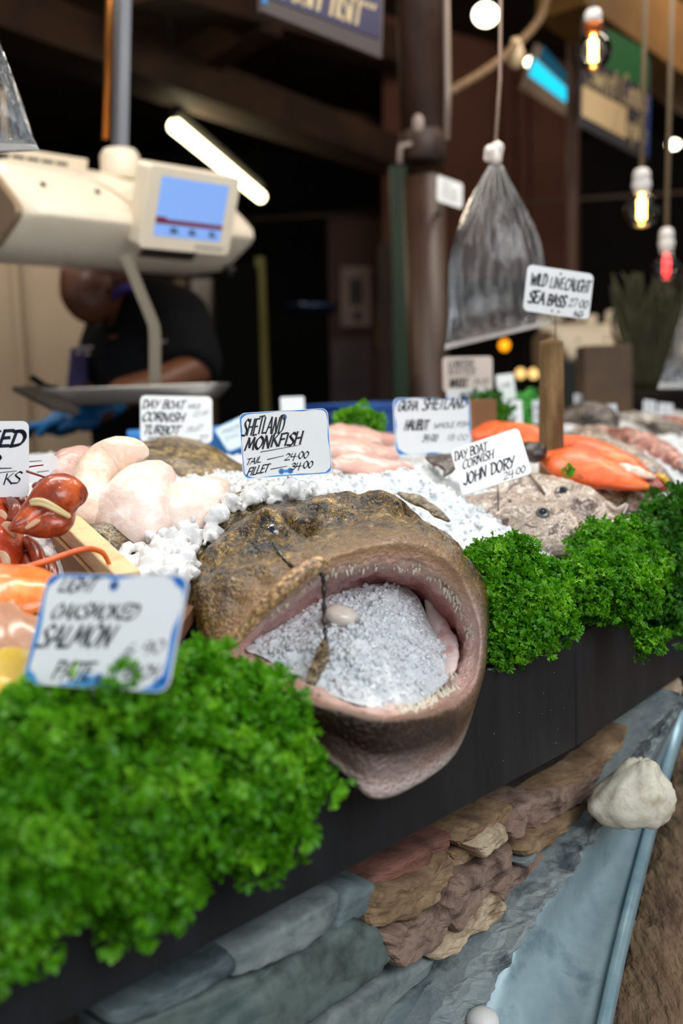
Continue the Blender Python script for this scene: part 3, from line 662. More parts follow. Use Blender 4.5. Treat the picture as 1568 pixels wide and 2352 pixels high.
# ---------------------------------------------------------------- price signs with brush lettering
def cv(*p): return ('c', list(p))
GL = {
 'A': (.8, [[(0, 0), (.42, 1), (.72, 0)], [(.14, .36), (.66, .40)]]), 'B': (.7, [[(.1, 0), (.14, 1)], cv((.12, 1), (.55, .95), (.55, .62), (.16, .52), (.62, .45), (.62, .1), (.08, 0))]),
 'C': (.7, [cv((.66, .84), (.42, 1), (.1, .7), (.05, .3), (.28, 0), (.62, .14))]), 'D': (.72, [[(.1, 0), (.16, 1)], cv((.0, .98), (.45, .97), (.68, .6), (.55, .15), (.05, 0))]),
 'E': (.62, [[(.1, 0), (.14, 1)], [(.14, .98), (.6, 1)], [(.12, .52), (.5, .55)], [(.1, .02), (.58, .04)]]), 'F': (.6, [[(.08, 0), (.14, 1)], [(.12, .97), (.64, 1.02)], [(.12, .52), (.5, .56)]]),
 'G': (.76, [cv((.66, .84), (.42, 1), (.1, .7), (.05, .3), (.3, 0), (.64, .18), (.66, .44)), [(.42, .44), (.72, .46)]]), 'H': (.76, [[(.06, 0), (.14, 1)], [(.6, 0), (.68, 1)], [(.1, .5), (.64, .53)]]),
 'I': (.3, [[(.1, 0), (.16, 1)]]), 'J': (.6, [cv((.52, 1), (.5, .3), (.34, 0), (.06, .16))]), 'K': (.72, [[(.08, 0), (.14, 1)], [(.64, 1), (.14, .46)], [(.24, .54), (.68, 0)]]),
 'L': (.58, [[(.12, 1), (.08, .03), (.56, .05)]]), 'M': (.95, [[(.02, 0), (.2, 1), (.42, .2), (.72, 1), (.82, 0)]]), 'N': (.8, [[(.04, 0), (.14, 1), (.56, .02), (.68, 1)]]),
 'O': (.78, [cv((.4, 1), (.1, .75), (.06, .3), (.32, 0), (.62, .25), (.68, .7), (.4, 1))]), 'P': (.64, [[(.1, 0), (.14, 1)], cv((.04, .97), (.55, .95), (.58, .62), (.14, .46))]),
 'Q': (.78, [cv((.4, 1), (.1, .75), (.06, .3), (.32, 0), (.62, .25), (.68, .7), (.4, 1)), [(.4, .3), (.72, -.06)]]), 'R': (.7, [[(.1, 0), (.14, 1)], cv((.04, .97), (.55, .95), (.58, .64), (.14, .5)), [(.26, .5), (.66, 0)]]),
 'S': (.64, [cv((.6, .9), (.38, 1.02), (.12, .8), (.3, .56), (.52, .34), (.4, .04), (.0, .06))]), 'T': (.64, [[(.0, .98), (.68, 1.02)], [(.36, 1), (.28, 0)]]),
 'U': (.74, [cv((.1, 1), (.06, .3), (.3, 0), (.56, .25), (.64, 1))]), 'V': (.7, [[(.04, 1), (.3, 0), (.68, 1)]]), 'W': (1.0, [[(.04, 1), (.22, 0), (.5, .8), (.68, 0), (.98, 1)]]),
 'X': (.7, [[(.04, 0), (.66, 1)], [(.1, 1), (.6, 0)]]), 'Y': (.7, [[(.04, 1), (.34, .5)], [(.68, 1), (.2, 0)]]), 'Z': (.7, [[(.08, 1), (.62, 1), (.04, 0), (.62, .02)]]),
 '0': (.6, [cv((.32, 1), (.08, .7), (.08, .25), (.28, 0), (.5, .3), (.52, .75), (.32, 1))]), '1': (.34, [[(.06, .8), (.22, 1), (.16, 0)]]), '2': (.62, [cv((.06, .78), (.3, 1), (.54, .78), (.34, .4), (.02, .02)), [(.02, .02), (.6, .06)]]),
 '3': (.58, [cv((.08, .86), (.34, 1), (.5, .78), (.22, .54)), cv((.22, .54), (.54, .4), (.42, .06), (.02, .08))]), '4': (.66, [[(.18, 1), (.06, .42), (.62, .46)], [(.54, .95), (.44, -.2)]]), '5': (.6, [[(.16, 1), (.1, .56)], cv((.1, .56), (.5, .5), (.46, .08), (.02, .04)), [(.16, 1), (.58, 1.02)]]),
 '6': (.6, [cv((.46, 1), (.14, .6), (.1, .14), (.38, .0), (.5, .3), (.28, .5), (.1, .3))]), '7': (.58, [[(.02, .98), (.58, 1), (.2, 0)]]), '8': (.6, [cv((.3, .54), (.1, .8), (.32, 1), (.52, .8), (.3, .54), (.06, .24), (.28, 0), (.52, .24), (.3, .54))]),
 '9': (.58, [cv((.5, .74), (.28, .5), (.08, .74), (.32, 1), (.5, .74), (.4, .2), (.3, 0))]), '.': (.3, [[(.1, .42), (.18, .50)]]), ',': (.3, [[(.1, .08), (.16, .0)]]), ' ': (.42, []), '-': (.5, [[(.04, .45), (.46, .5)]]), '_': (1.6, [[(.05, .42), (1.5, .52)]]), "'": (.2, [[(.08, .9), (.12, 1)]]),
 '&': (.8, [cv((.7, .0), (.2, .7), (.34, 1), (.5, .76), (.1, .3), (.26, 0), (.66, .4))]),
 'a': (.55, [cv((.46, .56), (.2, .58), (.06, .26), (.2, 0), (.44, .2)), [(.46, .58), (.46, 0)]]), 'b': (.55, [[(.08, 1), (.08, 0)], cv((.08, .4), (.3, .6), (.5, .3), (.3, 0), (.08, .1))]), 'c': (.48, [cv((.44, .5), (.24, .6), (.06, .3), (.22, 0), (.44, .1))]), 'd': (.56, [[(.48, 1), (.48, 0)], cv((.48, .4), (.24, .6), (.06, .3), (.24, 0), (.48, .14))]),
 'e': (.5, [cv((.08, .3), (.44, .36), (.28, .6), (.06, .34), (.2, 0), (.44, .1))]), 'f': (.4, [cv((.46, .92), (.26, 1), (.2, .7), (.16, 0)), [(.04, .58), (.38, .6)]]), 'g': (.55, [cv((.46, .5), (.22, .6), (.06, .3), (.22, .04), (.46, .24)), cv((.48, .58), (.46, -.2), (.2, -.34), (.04, -.24))]),
 'h': (.55, [[(.08, 1), (.08, 0)], cv((.08, .36), (.3, .6), (.46, .4), (.46, 0))]), 'i': (.22, [[(.1, .58), (.1, 0)], [(.1, .78), (.12, .84)]]), 'l': (.22, [[(.1, 1), (.1, 0)]]), 'm': (.8, [[(.06, .58), (.06, 0)], cv((.06, .36), (.24, .6), (.38, .4), (.38, 0)), cv((.38, .36), (.56, .6), (.7, .4), (.7, 0))]),
 'n': (.55, [[(.08, .58), (.08, 0)], cv((.08, .36), (.3, .6), (.46, .4), (.46, 0))]), 'o': (.54, [cv((.28, .6), (.06, .34), (.24, 0), (.48, .28), (.28, .6))]), 'p': (.55, [[(.08, .58), (.08, -.36)], cv((.08, .4), (.3, .6), (.5, .3), (.3, 0), (.08, .1))]), 'r': (.4, [[(.08, .58), (.08, 0)], cv((.08, .36), (.24, .58), (.4, .56))]),
 's': (.44, [cv((.4, .52), (.2, .6), (.08, .44), (.34, .2), (.24, 0), (.02, .06))]), 't': (.4, [[(.2, .9), (.16, .08), (.36, .02)], [(.02, .6), (.38, .62)]]), 'u': (.55, [cv((.08, .58), (.08, .16), (.24, 0), (.46, .2)), [(.48, .58), (.48, 0)]]), 'w': (.76, [[(.04, .58), (.18, 0), (.36, .5), (.52, 0), (.72, .58)]]), 'k': (.5, [[(.08, 1), (.08, 0)], [(.44, .58), (.1, .26)], [(.2, .34), (.48, 0)]]), 'y': (.5, [[(.04, .58), (.24, .06)], [(.46, .58), (.14, -.34)]]),
}
def letters(b_, s, x, y, w, h, slant=.25, weight=.16, rise=0.0, y3=-.0009, m=0, jit=0, seed=0, thin=.35):
    """brush lettering of string s in the plane x-z, baseline start (x, y), total width w, cap height h."""
    adv = sum(GL[c][0] for c in s); k = w / adv; cx = 0; rg = random.Random(seed or len(s))
    na = math.radians(40); nib = Vector((math.cos(na), math.sin(na)))
    for ch in s:
        jy = rg.uniform(-jit, jit) * h; js = 1 + rg.uniform(-jit, jit)
        for stn in GL[ch][1]:
            pts = stn
            if isinstance(stn, tuple): pts = [Vector((v.x, v.y)) for v in spline([Vector((p[0], p[1], 0)) for p in stn[1]], 5)]
            q = []
            for p in pts:
                gx = cx * k + p[0] * k + slant * p[1] * h; q.append(Vector((x + gx, y + jy + p[1] * h * js + rise * gx)))
            for a_, c_ in zip(q[:-1], q[1:]):
                d = (c_ - a_)
                if d.length < 1e-9: continue
                d.normalize(); pr = Vector((-d.y, d.x)); wd = weight * .88 * h * (thin + (1 - thin) * abs(d.x * nib.y - d.y * nib.x)) * .5
                a2 = a_ - d * wd * .6; c2 = c_ + d * wd * .6
                b_.add([(a2.x + pr.x * wd, y3, a2.y + pr.y * wd), (c2.x + pr.x * wd, y3, c2.y + pr.y * wd), (c2.x - pr.x * wd, y3, c2.y - pr.y * wd), (a2.x - pr.x * wd, y3, a2.y - pr.y * wd)], [(0, 1, 2, 3)], m)
        cx += GL[ch][0]
def rrect(w, h, r, n=6):
    out = []
    for cx, cy, a in ((w / 2 - r, h / 2 - r, 0), (-w / 2 + r, h / 2 - r, 90), (-w / 2 + r, -h / 2 + r, 180), (w / 2 - r, -h / 2 + r, 270)):
        for i in range(n + 1):
            q = math.radians(a + 90 * i / n); out.append((cx + r * math.cos(q), cy + r * math.sin(q)))
    return out
M_card = mat('white_card', '#f0f1f2', '#e8eaeb', scale=6, rough=.35, coat=.2)
M_cardp = mat('pinkish_card', '#d6c6bd', rough=.5)  # even pinkish card tone
M_ink = mat('black_marker', '#0b0b0d', rough=.4)
M_inkb = mat('navy_marker', '#10142c', rough=.4)
M_blue = mat('blue_paint', '#1d6fc4', '#4fa3e0', scale=45, rough=.5)
M_steel = mat('steel_wire', '#8a8478', rough=.3, metal=1)
M_brass = mat('eyelet_brass', '#7a6548', rough=.35, metal=.8)
def sign(label, TL, TR, BL, lines, cat='price sign', border=None, spike=.03, eyelets=True, card=None, ink=None, group=None, seed=1, name='price_sign', spike_x=0.0):
    tl, tr, bl = at(*TL), at(*TR), at(*BL)
    ex = (tr - tl).normalized(); ez = (tl - bl); h = ez.length; ez = (ez - ex * ez.dot(ex)).normalized(); ey = ez.cross(ex); w = (tr - tl).length
    root = thing(name, label, cat, (0, 0, 0), group=group)
    c = tl + ex * (w / 2) - ez * (h / 2)
    root.matrix_world = Matrix(((ex.x, ey.x, ez.x, c.x), (ex.y, ey.y, ez.y, c.y), (ex.z, ey.z, ez.z, c.z), (0, 0, 0, 1)))
    poly = [Vector((x, 0, z)) for x, z in rrect(w, h, .075 * w)]
    b_ = MB(); b_.prism(poly, Vector((0, -.0006, 0)), Vector((0, .0006, 0))); obj('card', b_, card or M_card, root, smooth_=False)
    if border:
        b_ = MB(); rg = random.Random(seed); o1 = rrect(w * .985, h * .985, .07 * w, 10); k = len(o1); prev = rg.uniform(.2, 1)
        den = []
        for i in range(k):
            a_, c_ = Vector(o1[i]), Vector(o1[(i + 1) % k]); nn = max(1, int((c_ - a_).length / (w * .02)))
            for j in range(nn): den.append(a_.lerp(c_, j / nn))
        k = len(den); ws = []
        for i in range(k):
            p = den[i]; cor = smooth(.62, .95, max(0, min(abs(p.x) / (w / 2), abs(p.y) / (h / 2))))
            ws.append(max(0, border * w * (.35 + .8 * noise.noise(Vector((i * .11, seed * 7.3, 0))) + .5 * cor)))
        for i in range(k):
            a_, c_ = den[i], den[(i + 1) % k]; wa, wc = ws[i], ws[(i + 1) % k]
            if wa <= 0 and wc <= 0: continue
            ia = a_ - Vector((a_.x / (w / 2) * wa if abs(a_.x) / w > abs(a_.y) / h - .06 else 0, a_.y / (h / 2) * wa if abs(a_.y) / h > abs(a_.x) / w - .06 else 0))
            ic = c_ - Vector((c_.x / (w / 2) * wc if abs(c_.x) / w > abs(c_.y) / h - .06 else 0, c_.y / (h / 2) * wc if abs(c_.y) / h > abs(c_.x) / w - .06 else 0))
            b_.add([(a_.x, -.0008, a_.y), (c_.x, -.0008, c_.y), (ic.x, -.0008, ic.y), (ia.x, -.0008, ia.y)], [(0, 1, 2, 3)])
        if eyelets:
            for x, z in ((0.0, .40), (-.07, -.42), (.03, -.42)):
                b_.lathe([(.0001, 0), (.034 * w, 0)], (x * w, -.0008, z * h), 14, 0, Euler((PI / 2, 0, 0)).to_matrix(), cap=False)
            b_.box((-.02 * w, -.0008, -.42 * h), (.10 * w, .0001, .045 * h))
        obj('painted_border', b_, M_blue, root, smooth_=False, recalc=False)
    if lines:
        b_ = MB()
        for ln in lines:
            if ln[0] == '~':   # ruled line
                _, x0, y0, x1, y1, th = ln; a_ = Vector(((x0 - .5) * w, (.5 - y0) * h)); c_ = Vector(((x1 - .5) * w, (.5 - y1) * h)); t2 = th * h
                b_.add([(a_.x, -.0010, a_.y), (c_.x, -.0010, c_.y), (c_.x, -.0010, c_.y + t2 * .6), (a_.x, -.0010, a_.y + t2)], [(0, 1, 2, 3)])
            else:
                s, x0, y0, tw, hh, sl_, wt = ln[:7]; rs = ln[7] if len(ln) > 7 else 0
                letters(b_, s, (x0 - .5) * w, (.5 - y0) * h, tw * w, hh * h, sl_, wt, rs, -.0010, jit=.05, seed=seed)
        obj('lettering', b_, ink or M_ink, root, smooth_=False, recalc=False)
    if eyelets:
        for x, z in ((0.0, .40), (-.07, -.42), (.03, -.42)):
            b_ = MB()
            b_.lathe([(.006 * w, 0), (.016 * w, .0), (.017 * w, .0006), (.012 * w, .0010), (.006 * w, .0006)], (x * w, -.0007, z * h), 14, 0, Euler((PI / 2, 0, 0)).to_matrix(), cap=False)
            obj('eyelet', b_, M_brass, root)
    if spike:
        b_ = MB(); down = root.matrix_world.to_3x3().inverted() @ Vector((0, 0, -1))
        p0 = Vector((spike_x * w, .0012, -.36 * h)); p1 = Vector((spike_x * w, .0012, -.52 * h)); b_.tube([p0, p1, p1 + down * spike], .0009, 8)
        obj('spike', b_, M_steel, root)
    return root
sign('white price sign with blue edges for Shetland monkfish above the big fish', (548, 949, 1.045), (752, 937, 1.055), (548, 1101, 1.035),
     [('SHETLAND', .015, .345, .46, .25, .28, .15, .02), ('MONKFISH', .035, .565, .64, .185, .30, .25, .05), ('~', .21, .615, .64, .545, .012), ('TAIL', .035, .79, .17, .09, .45, .26, .10), ('~', .28, .735, .47, .69, .014), ('24.00', .47, .755, .27, .10, .3, .24, .03),
      ('FILLET', .035, .955, .24, .115, .45, .26, .12), ('~', .31, .885, .50, .85, .014), ('34.00', .53, .905, .25, .10, .3, .25, .03)], border=.022, spike=.04, seed=4)
sign('blurred white sign with blue edges for oak smoked salmon in the near parsley', (112, 1318, .645), (436, 1323, .605), (50, 1570, .612),
     [('LIGHT', .10, .165, .26, .13, .4, .22), ('OAKSMOKED', .09, .415, .60, .135, .4, .22, .02), ('SALMON', .04, .675, .52, .19, .35, .22, .05), ('PATE', .20, .945, .27, .16, .3, .2), ('6.90', .66, .72, .26, .115, .2, .16, .12), ('EACH', .69, .90, .22, .11, .3, .22, .05)], border=.05, spike=.03, seed=9)
sign('white sign with big navy letters ending in KED above the lobster', (-130, 968, .93), (66, 967, .935), (-108, 1142, .92),
     [('COOKED', -.02, .335, .95, .205, .30, .32, .0), ('42', .42, .62, .24, .19, .2, .20), ('~', .52, .635, .80, .625, .018), ('~', .48, .705, .86, .66, .012), ('00 KS', .45, .865, .45, .14, .25, .2, .10)], spike=.06, eyelets=False, ink=M_inkb, seed=2, spike_x=.1)
sign('small plain white card half hidden behind the lobster sign', (40, 1044, 1.1), (131, 1047, 1.1), (38, 1108, 1.1), [('~', .30, .25, .62, .2, .03), ('~', .5, .62, .8, .55, .03)], spike=.04, eyelets=False, seed=3)
sign('white sign for day boat Cornish turbot beside the hanging scale pan', (322, 908, 1.50), (487, 911, 1.52), (320, 1016, 1.49),
     [('DAY BOAT', .02, .28, .58, .17, .3, .24), ('CORNISH', .02, .55, .58, .18, .3, .28), ('TURBOT', .03, .83, .50, .18, .3, .26), ('~', .10, .93, .46, .88, .03), ('WILD', .66, .26, .16, .09, .3, .2), ('22.00', .72, .44, .22, .09, .3, .14, .15), ('FILLET', .64, .78, .22, .10, .3, .14, .2), ('27', .80, .95, .12, .1, .3, .2)], spike=.05, eyelets=False, seed=5)
sign('pale card leaning just left of the monkfish sign', (490, 985, 1.62), (563, 952, 1.66), (500, 1045, 1.60), [('FRESH', .1, .35, .7, .14, .3, .14), ('DAILY', .1, .60, .6, .13, .3, .14)], spike=.03, eyelets=False, border=.03, seed=6, card=mat('pale_blue_card', '#c7d6de', rough=.4))
sign('tiny white card peeking over the top of the monkfish sign', (643, 912, 1.9), (698, 910, 1.9), (655, 965, 1.9), None, spike=.05, eyelets=False, seed=7)
sign('large white sign with blue corners for Shetland halibut behind the ice', (902, 914, 1.42), (1078, 914, 1.47), (905, 1046, 1.41),
     [('GIGHA', .05, .22, .25, .17, .3, .22), ('SHETLAND', .36, .21, .58, .19, .3, .22, .03), ('HALIBUT', .12, .56, .30, .17, .3, .24), ('WHOLE FISH', .50, .54, .46, .09, .3, .2, .04), ('34.00', .34, .77, .2, .12, .3, .22), ('18.00', .66, .76, .28, .10, .3, .16)], border=.035, spike=.03, seed=14, eyelets=False)
sign('white sign tilted to one side for John Dory lying among the ice', (1034, 1034, 1.23), (1190, 982, 1.215), (1076, 1134, 1.185),
     [('DAY BOAT', .02, .26, .48, .18, .2, .16), ('CORNISH', .10, .48, .46, .17, .25, .16, .05), ('JOHN DORY', .05, .80, .75, .22, .2, .16, .05), ('24.00', .60, .95, .32, .13, .2, .14, .05)], spike=.03, eyelets=False, ink=M_inkb, seed=8)

# ---------------------------------------------------------------- curly parsley
def frond(rg, size):
    """one curly sprig: a bent stem with frilled fan leaflets; returns (verts, faces) near the origin pointing +Z."""
    V = []; F = []
    def fan(o, d, u, r, fingers=6):
        s = d.cross(u).normalized()
        for k in range(fingers):
            a = (k / (fingers - 1) - .5) * 2.5 + rg.uniform(-.15, .15); dd = (d * math.cos(a) + s * math.sin(a)); L = r * rg.uniform(.75, 1.1); w = r * .15
            c = u * rg.uniform(.05, .5); sd = u.cross(dd).normalized(); b = len(V)
            curl = rg.uniform(-.5, .8)
            m1 = o + dd * L * .38 + c * r * .35; m2 = o + dd * L * .72 + c * r * (.6 + .3 * curl); tip = o + dd * L * .92 + u * r * curl * .6
            for q in (o - sd * w * .25, o + sd * w * .25, m1 - sd * w * .7 + u * w * .3, m1 + sd * w * .7 + u * w * .3, m2 - sd * w * 1.15 + u * w * .5, m2 + sd * w * 1.15 - u * w * .1, tip - sd * w * .5, tip + sd * w * .55): V.append(q)
            e1 = m2 + dd * w * .9 - sd * w * 1.5; e2 = m2 + dd * w * .9 + sd * w * 1.5; V.append(e1); V.append(e2); V.append(tip + dd * w * .5)
            F.extend([(b, b + 1, b + 3, b + 2), (b + 2, b + 3, b + 5, b + 4), (b + 4, b + 5, b + 7, b + 6), (b + 4, b + 6, b + 8), (b + 5, b + 9, b + 7), (b + 6, b + 7, b + 10)])
    bend = Vector((rg.uniform(-.3, .3), rg.uniform(-.3, .3), 0))
    zz = Vector((0, 0, 1))
    for k in range(8):
        h = .2 + .8 * k / 7; p = zz * size * h + bend * size * h * h
        a = k * 2.4 + rg.uniform(-.4, .4); d = Vector((math.cos(a), math.sin(a), .35)).normalized() if k < 7 else (zz + bend).normalized()
        up = (zz * .9 - d * .3).normalized() if k < 7 else Vector((math.cos(a), math.sin(a), 0))
        fan(p + d * size * .18, d, up, size * rg.uniform(.34, .48))
    b = len(V); w = size * .022
    for k in range(3):
        h = k / 2; p = zz * size * h + bend * size * h * h
        for q in range(3): V.append(p + Vector((math.cos(q * 2.1), math.sin(q * 2.1), 0)) * w)
    for k in range(2):
        for q in range(3): F.append((b + k * 3 + q, b + k * 3 + (q + 1) % 3, b + k * 3 + 3 + (q + 1) % 3, b + k * 3 + 3 + q))
    return V, F
RGP = random.Random(21)
FRONDS = [frond(RGP, .022) for _ in range(10)]
FR_NP = [(np.array([tuple(v) for v in V]), F) for V, F in FRONDS]
M_pars = [mat('parsley_leaf', '#3a7a0a', '#8ccb2c', '#569c14', scale=34, rough=.38, transl=.28, contrast=(.3, .7), spec=.35), mat('parsley_shaded', '#1f520a', '#4f9018', '#336d10', scale=28, rough=.4, transl=.25, contrast=(.3, .7), spec=.35)]  # second green has the furthest bunch's shade put into its colour
M_pstem = mat('parsley_stem', '#7fae45', rough=.45)
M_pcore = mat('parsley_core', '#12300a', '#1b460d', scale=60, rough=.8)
def parsley(label, lobes, m, dens=1.0, sc_=1.0, seed=1, stems=(), world_up=.35):
    rg = random.Random(seed); L = [(at(x, y, Y), px2m(r, Y)) for x, y, r, Y in lobes]
    c0 = sum((c for c, r in L), Vector()) / len(L)
    root = thing('parsley_bunch', label, 'parsley', c0, group='bunches of curly parsley along the board')
    vs = []; fs = []; base = 0; core = MB()
    for c, r in L:
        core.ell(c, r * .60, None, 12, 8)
        n = int(4 * PI * (r * 100) ** 2 / 1.15 * dens)
        for i in range(n):
            z = 1 - 2 * (i + .5) / n; q = i * 2.399963; d = Vector((math.sqrt(1 - z * z) * math.cos(q), math.sqrt(1 - z * z) * math.sin(q), z))
            d = (d + Vector((rg.gauss(0, .16), rg.gauss(0, .16), rg.gauss(0, .16)))).normalized()
            if d.y > .75: continue
            p = c + d * (r * rg.choice([.62, .75, .85, .92, 1.0]) - .009)
            if any((p - c2).length < r2 * .62 for c2, r2 in L if c2 is not c): continue
            Vn, F = rg.choice(FR_NP); dr = (d + Vector((0, 0, world_up)) + Vector((rg.gauss(0, .25), rg.gauss(0, .25), rg.gauss(0, .25)))).normalized()
            M3 = np.array((dr.to_track_quat('Z', 'Y').to_matrix() @ Euler((0, 0, rg.uniform(0, 6.28))).to_matrix())); s = sc_ * rg.uniform(.75, 1.2)
            X = (Vn * s) @ M3.T + np.array(tuple(p)); vs.append(X); fs.extend([tuple(a + base for a in f) for f in F]); base += len(X)
    X = np.concatenate(vs); b_ = MB(); b_.v = [tuple(x) for x in X]; b_.f = fs; b_.m = [0] * len(fs)
    o = obj('foliage', b_, m, root, world=True, recalc=False)
    obj('dark_core', core, M_pcore, root, world=True)  # solid dark core added inside the lobes to block see-through
    for pts in stems:
        b_ = MB(); b_.tube(spline([at(*p) for p in pts], 5), .0011, 6); obj('stem', b_, M_pstem, root, world=True)
    return root
parsley('bright green parsley bunch at the front, right against the monkfish jaw', [(430, 1600, 78, .69), (510, 1630, 85, .69), (590, 1690, 95, .68), (630, 1770, 88, .67), (560, 1790, 120, .65), (610, 1860, 75, .655), (560, 1930, 70, .65), (490, 1700, 110, .67), (690, 1790, 40, .67), (480, 1880, 90, .64)], M_pars[0], seed=2)
parsley('green parsley bunch in the near middle, under the smoked salmon sign', [(300, 1680, 105, .64), (380, 1760, 110, .635), (240, 1750, 100, .62), (330, 1860, 120, .61), (400, 1930, 90, .61), (250, 1960, 110, .595), (330, 2040, 80, .595), (190, 1670, 90, .63), (260, 2080, 45, .59), (325, 1600, 48, .60), (255, 1612, 42, .60)], M_pars[0], seed=3)
parsley('nearest parsley bunch, cut off by the bottom left edge of the picture', [(80, 1720, 95, .60), (150, 1800, 110, .595), (20, 1800, 110, .585), (70, 1920, 130, .575), (150, 1980, 90, .58), (10, 2060, 100, .56), (100, 2060, 60, .57), (10, 2180, 55, .555)], M_pars[0], seed=4)
parsley('sharp green parsley bunch just right of the monkfish head', [(1120, 1300, 52, .985), (1180, 1298, 54, 1.0), (1140, 1365, 62, .965), (1215, 1385, 68, .975), (1262, 1355, 42, 1.0), (1150, 1440, 58, .95), (1225, 1445, 50, .955), (1272, 1425, 40, .975), (1140, 1492, 38, .94), (1195, 1480, 34, .945)], M_pars[0], dens=2.1, sc_=.66, seed=5)
parsley('full parsley bunch in front of the John Dory heads, one sprig drooping over the board', [(1365, 1268, 54, 1.10), (1432, 1262, 58, 1.12), (1352, 1340, 56, 1.06), (1425, 1345, 64, 1.06), (1365, 1395, 32, 1.04), (1455, 1390, 44, 1.06), (1475, 1315, 50, 1.10), (1486, 1478, 22, 1.03)], M_pars[0], dens=2.0, sc_=.70, seed=6,
        stems=[[(1465, 1420, 1.04), (1480, 1450, 1.03), (1490, 1490, 1.025)], [(1470, 1425, 1.045), (1498, 1455, 1.03), (1505, 1480, 1.03)]])
parsley('parsley bunch furthest along the black board, its green darkened as shade', [(1515, 1230, 55, 1.24), (1530, 1310, 60, 1.20), (1510, 1390, 48, 1.16), (1560, 1390, 55, 1.18), (1550, 1200, 50, 1.28), (1575, 1290, 60, 1.24)], M_pars[1], seed=7)
# one loose leaf on the ice
b_ = MB(); Vn, F = FR_NP[0]; c = at(1290, 1092, 1.30); M3 = np.array(Euler((1.2, .3, .5)).to_matrix()); b_.v = [tuple(x) for x in (Vn * .8) @ M3.T + np.array(tuple(c))]; b_.f = F; b_.m = [0] * len(F)
o = obj('parsley_leaf', b_, M_pars[0], recalc=False); tag(o, 'single parsley leaf lying on the ice at the foot of the wooden post', 'parsley')

# ---------------------------------------------------------------- other fish on the ice
def eye(root, c, r, nv, ring='#c9ccd2', pup='#1a222e'):
    q = Vector(nv).to_track_quat('Z', 'Y').to_matrix(); e = MB()
    e.lathe([(r * 1.3, -.003), (r * 1.2, .001), (r, .0022), (r * .72, .0034)], c, 20, 0, q); e.lathe([(r * .72, .0034), (r * .3, .0042), (.0002, .0045)], c, 20, 1, q, cap=False)
    obj('eye', e, [mat('ring' + ring, ring, rough=.15, coat=1), mat('pupil' + pup, pup, rough=.08, coat=1)], root, world=True)
M_dory = wet_skin('dory_skin', ['#54443e', '#a3918a', '#d8cac0', '#b5a08a', '#86716c', '#e3d6ca'], 40, 300, rough=.2, bump=.5, speck=.35)
M_dory2 = wet_skin('dory_skin_olive', ['#544a30', '#9a8a6c', '#cdbfa6', '#a08d60', '#7d6c64'], 40, 300, rough=.2, bump=.5, speck=.35)
def dory(label, rows, eye_at, er, gill, mouth, m, jaw):
    root = thing('john_dory', label, 'fish', at(*eye_at), group='John Dory heads on the ice')
    obj('body', loft_mb(rows, per=9, n=26, disp=(.003, 55)), m, root, world=True)
    eye(root, at(*eye_at), er, (-.1, -.75, .65), '#6d665e', '#141b26')
    b_ = MB(); b_.tube(spline([at(*p) for p in gill], 5), [.001, .002, .0025] + [.0025] * 40 if False else .002, 8); obj('gill_edge', b_, mat('gill_dark', '#5b463c', rough=.35, coat=.3), root, world=True)
    b_ = MB(); b_.tube(spline([at(*p) for p in mouth], 5), .0032, 8, flat=.5); obj('mouth_edge', b_, mat('mouth_pale', '#cbb6ac', rough=.3, coat=.5), root, world=True)
    obj('jaw', loft_mb(jaw, per=6, n=16, disp=(.0015, 90)), mat('jaw_pink', '#b98f86', '#d7bdb2', '#8d6c64', scale=70, rough=.25, coat=.5), root, world=True)
    for k in range(9):
        b_ = MB()
        r = rows[1 + k * (len(rows) - 3) // 9]; p = at(r[0] + k * 6, r[1] - 6 * 0, r[2]); q = p + Vector((-.004, .002, r[3] * .95)); b_.tube([q - Vector((0, 0, .004)), q + Vector((-.006, 0, .004))], [.0008, .0002], 5)
        obj('dorsal_spine', b_, mat('spine_grey', '#6d6055', rough=.4), root, world=True)
    return root
dory('nearer John Dory head, one dark eye turned up, snout behind the parsley', [(1040, 1160, 1.27, .012, .006), (1110, 1165, 1.25, .030, .012), (1190, 1185, 1.22, .042, .018), (1260, 1215, 1.19, .044, .020), (1320, 1245, 1.17, .036, .017), (1360, 1270, 1.16, .022, .011), (1385, 1285, 1.15, .006, .004)],
     (1246, 1178, 1.185), .0068, [(1170, 1150, 1.22), (1200, 1200, 1.19), (1230, 1260, 1.17), (1260, 1290, 1.16)], [(1330, 1205, 1.165), (1350, 1215, 1.155), (1375, 1210, 1.155), (1395, 1190, 1.16)], M_dory, [(1300, 1268, 1.155, .008, .006), (1340, 1262, 1.15, .014, .009), (1375, 1250, 1.15, .012, .008), (1400, 1235, 1.155, .004, .004)])
dory('middle John Dory head with dark upper cheek, lying behind the nearer one', [(1090, 1130, 1.34, .012, .006), (1160, 1122, 1.33, .030, .012), (1240, 1130, 1.31, .036, .017), (1310, 1152, 1.28, .036, .018), (1370, 1180, 1.26, .030, .015), (1420, 1205, 1.24, .018, .010), (1445, 1215, 1.23, .005, .004)],
     (1290, 1130, 1.275), .0078, [(1215, 1090, 1.31), (1240, 1120, 1.285), (1262, 1160, 1.27)], [(1395, 1160, 1.25), (1415, 1172, 1.24), (1440, 1160, 1.24), (1425, 1190, 1.235)], M_dory, [(1370, 1215, 1.235, .008, .005), (1410, 1205, 1.23, .012, .007), (1445, 1190, 1.23, .004, .003)])
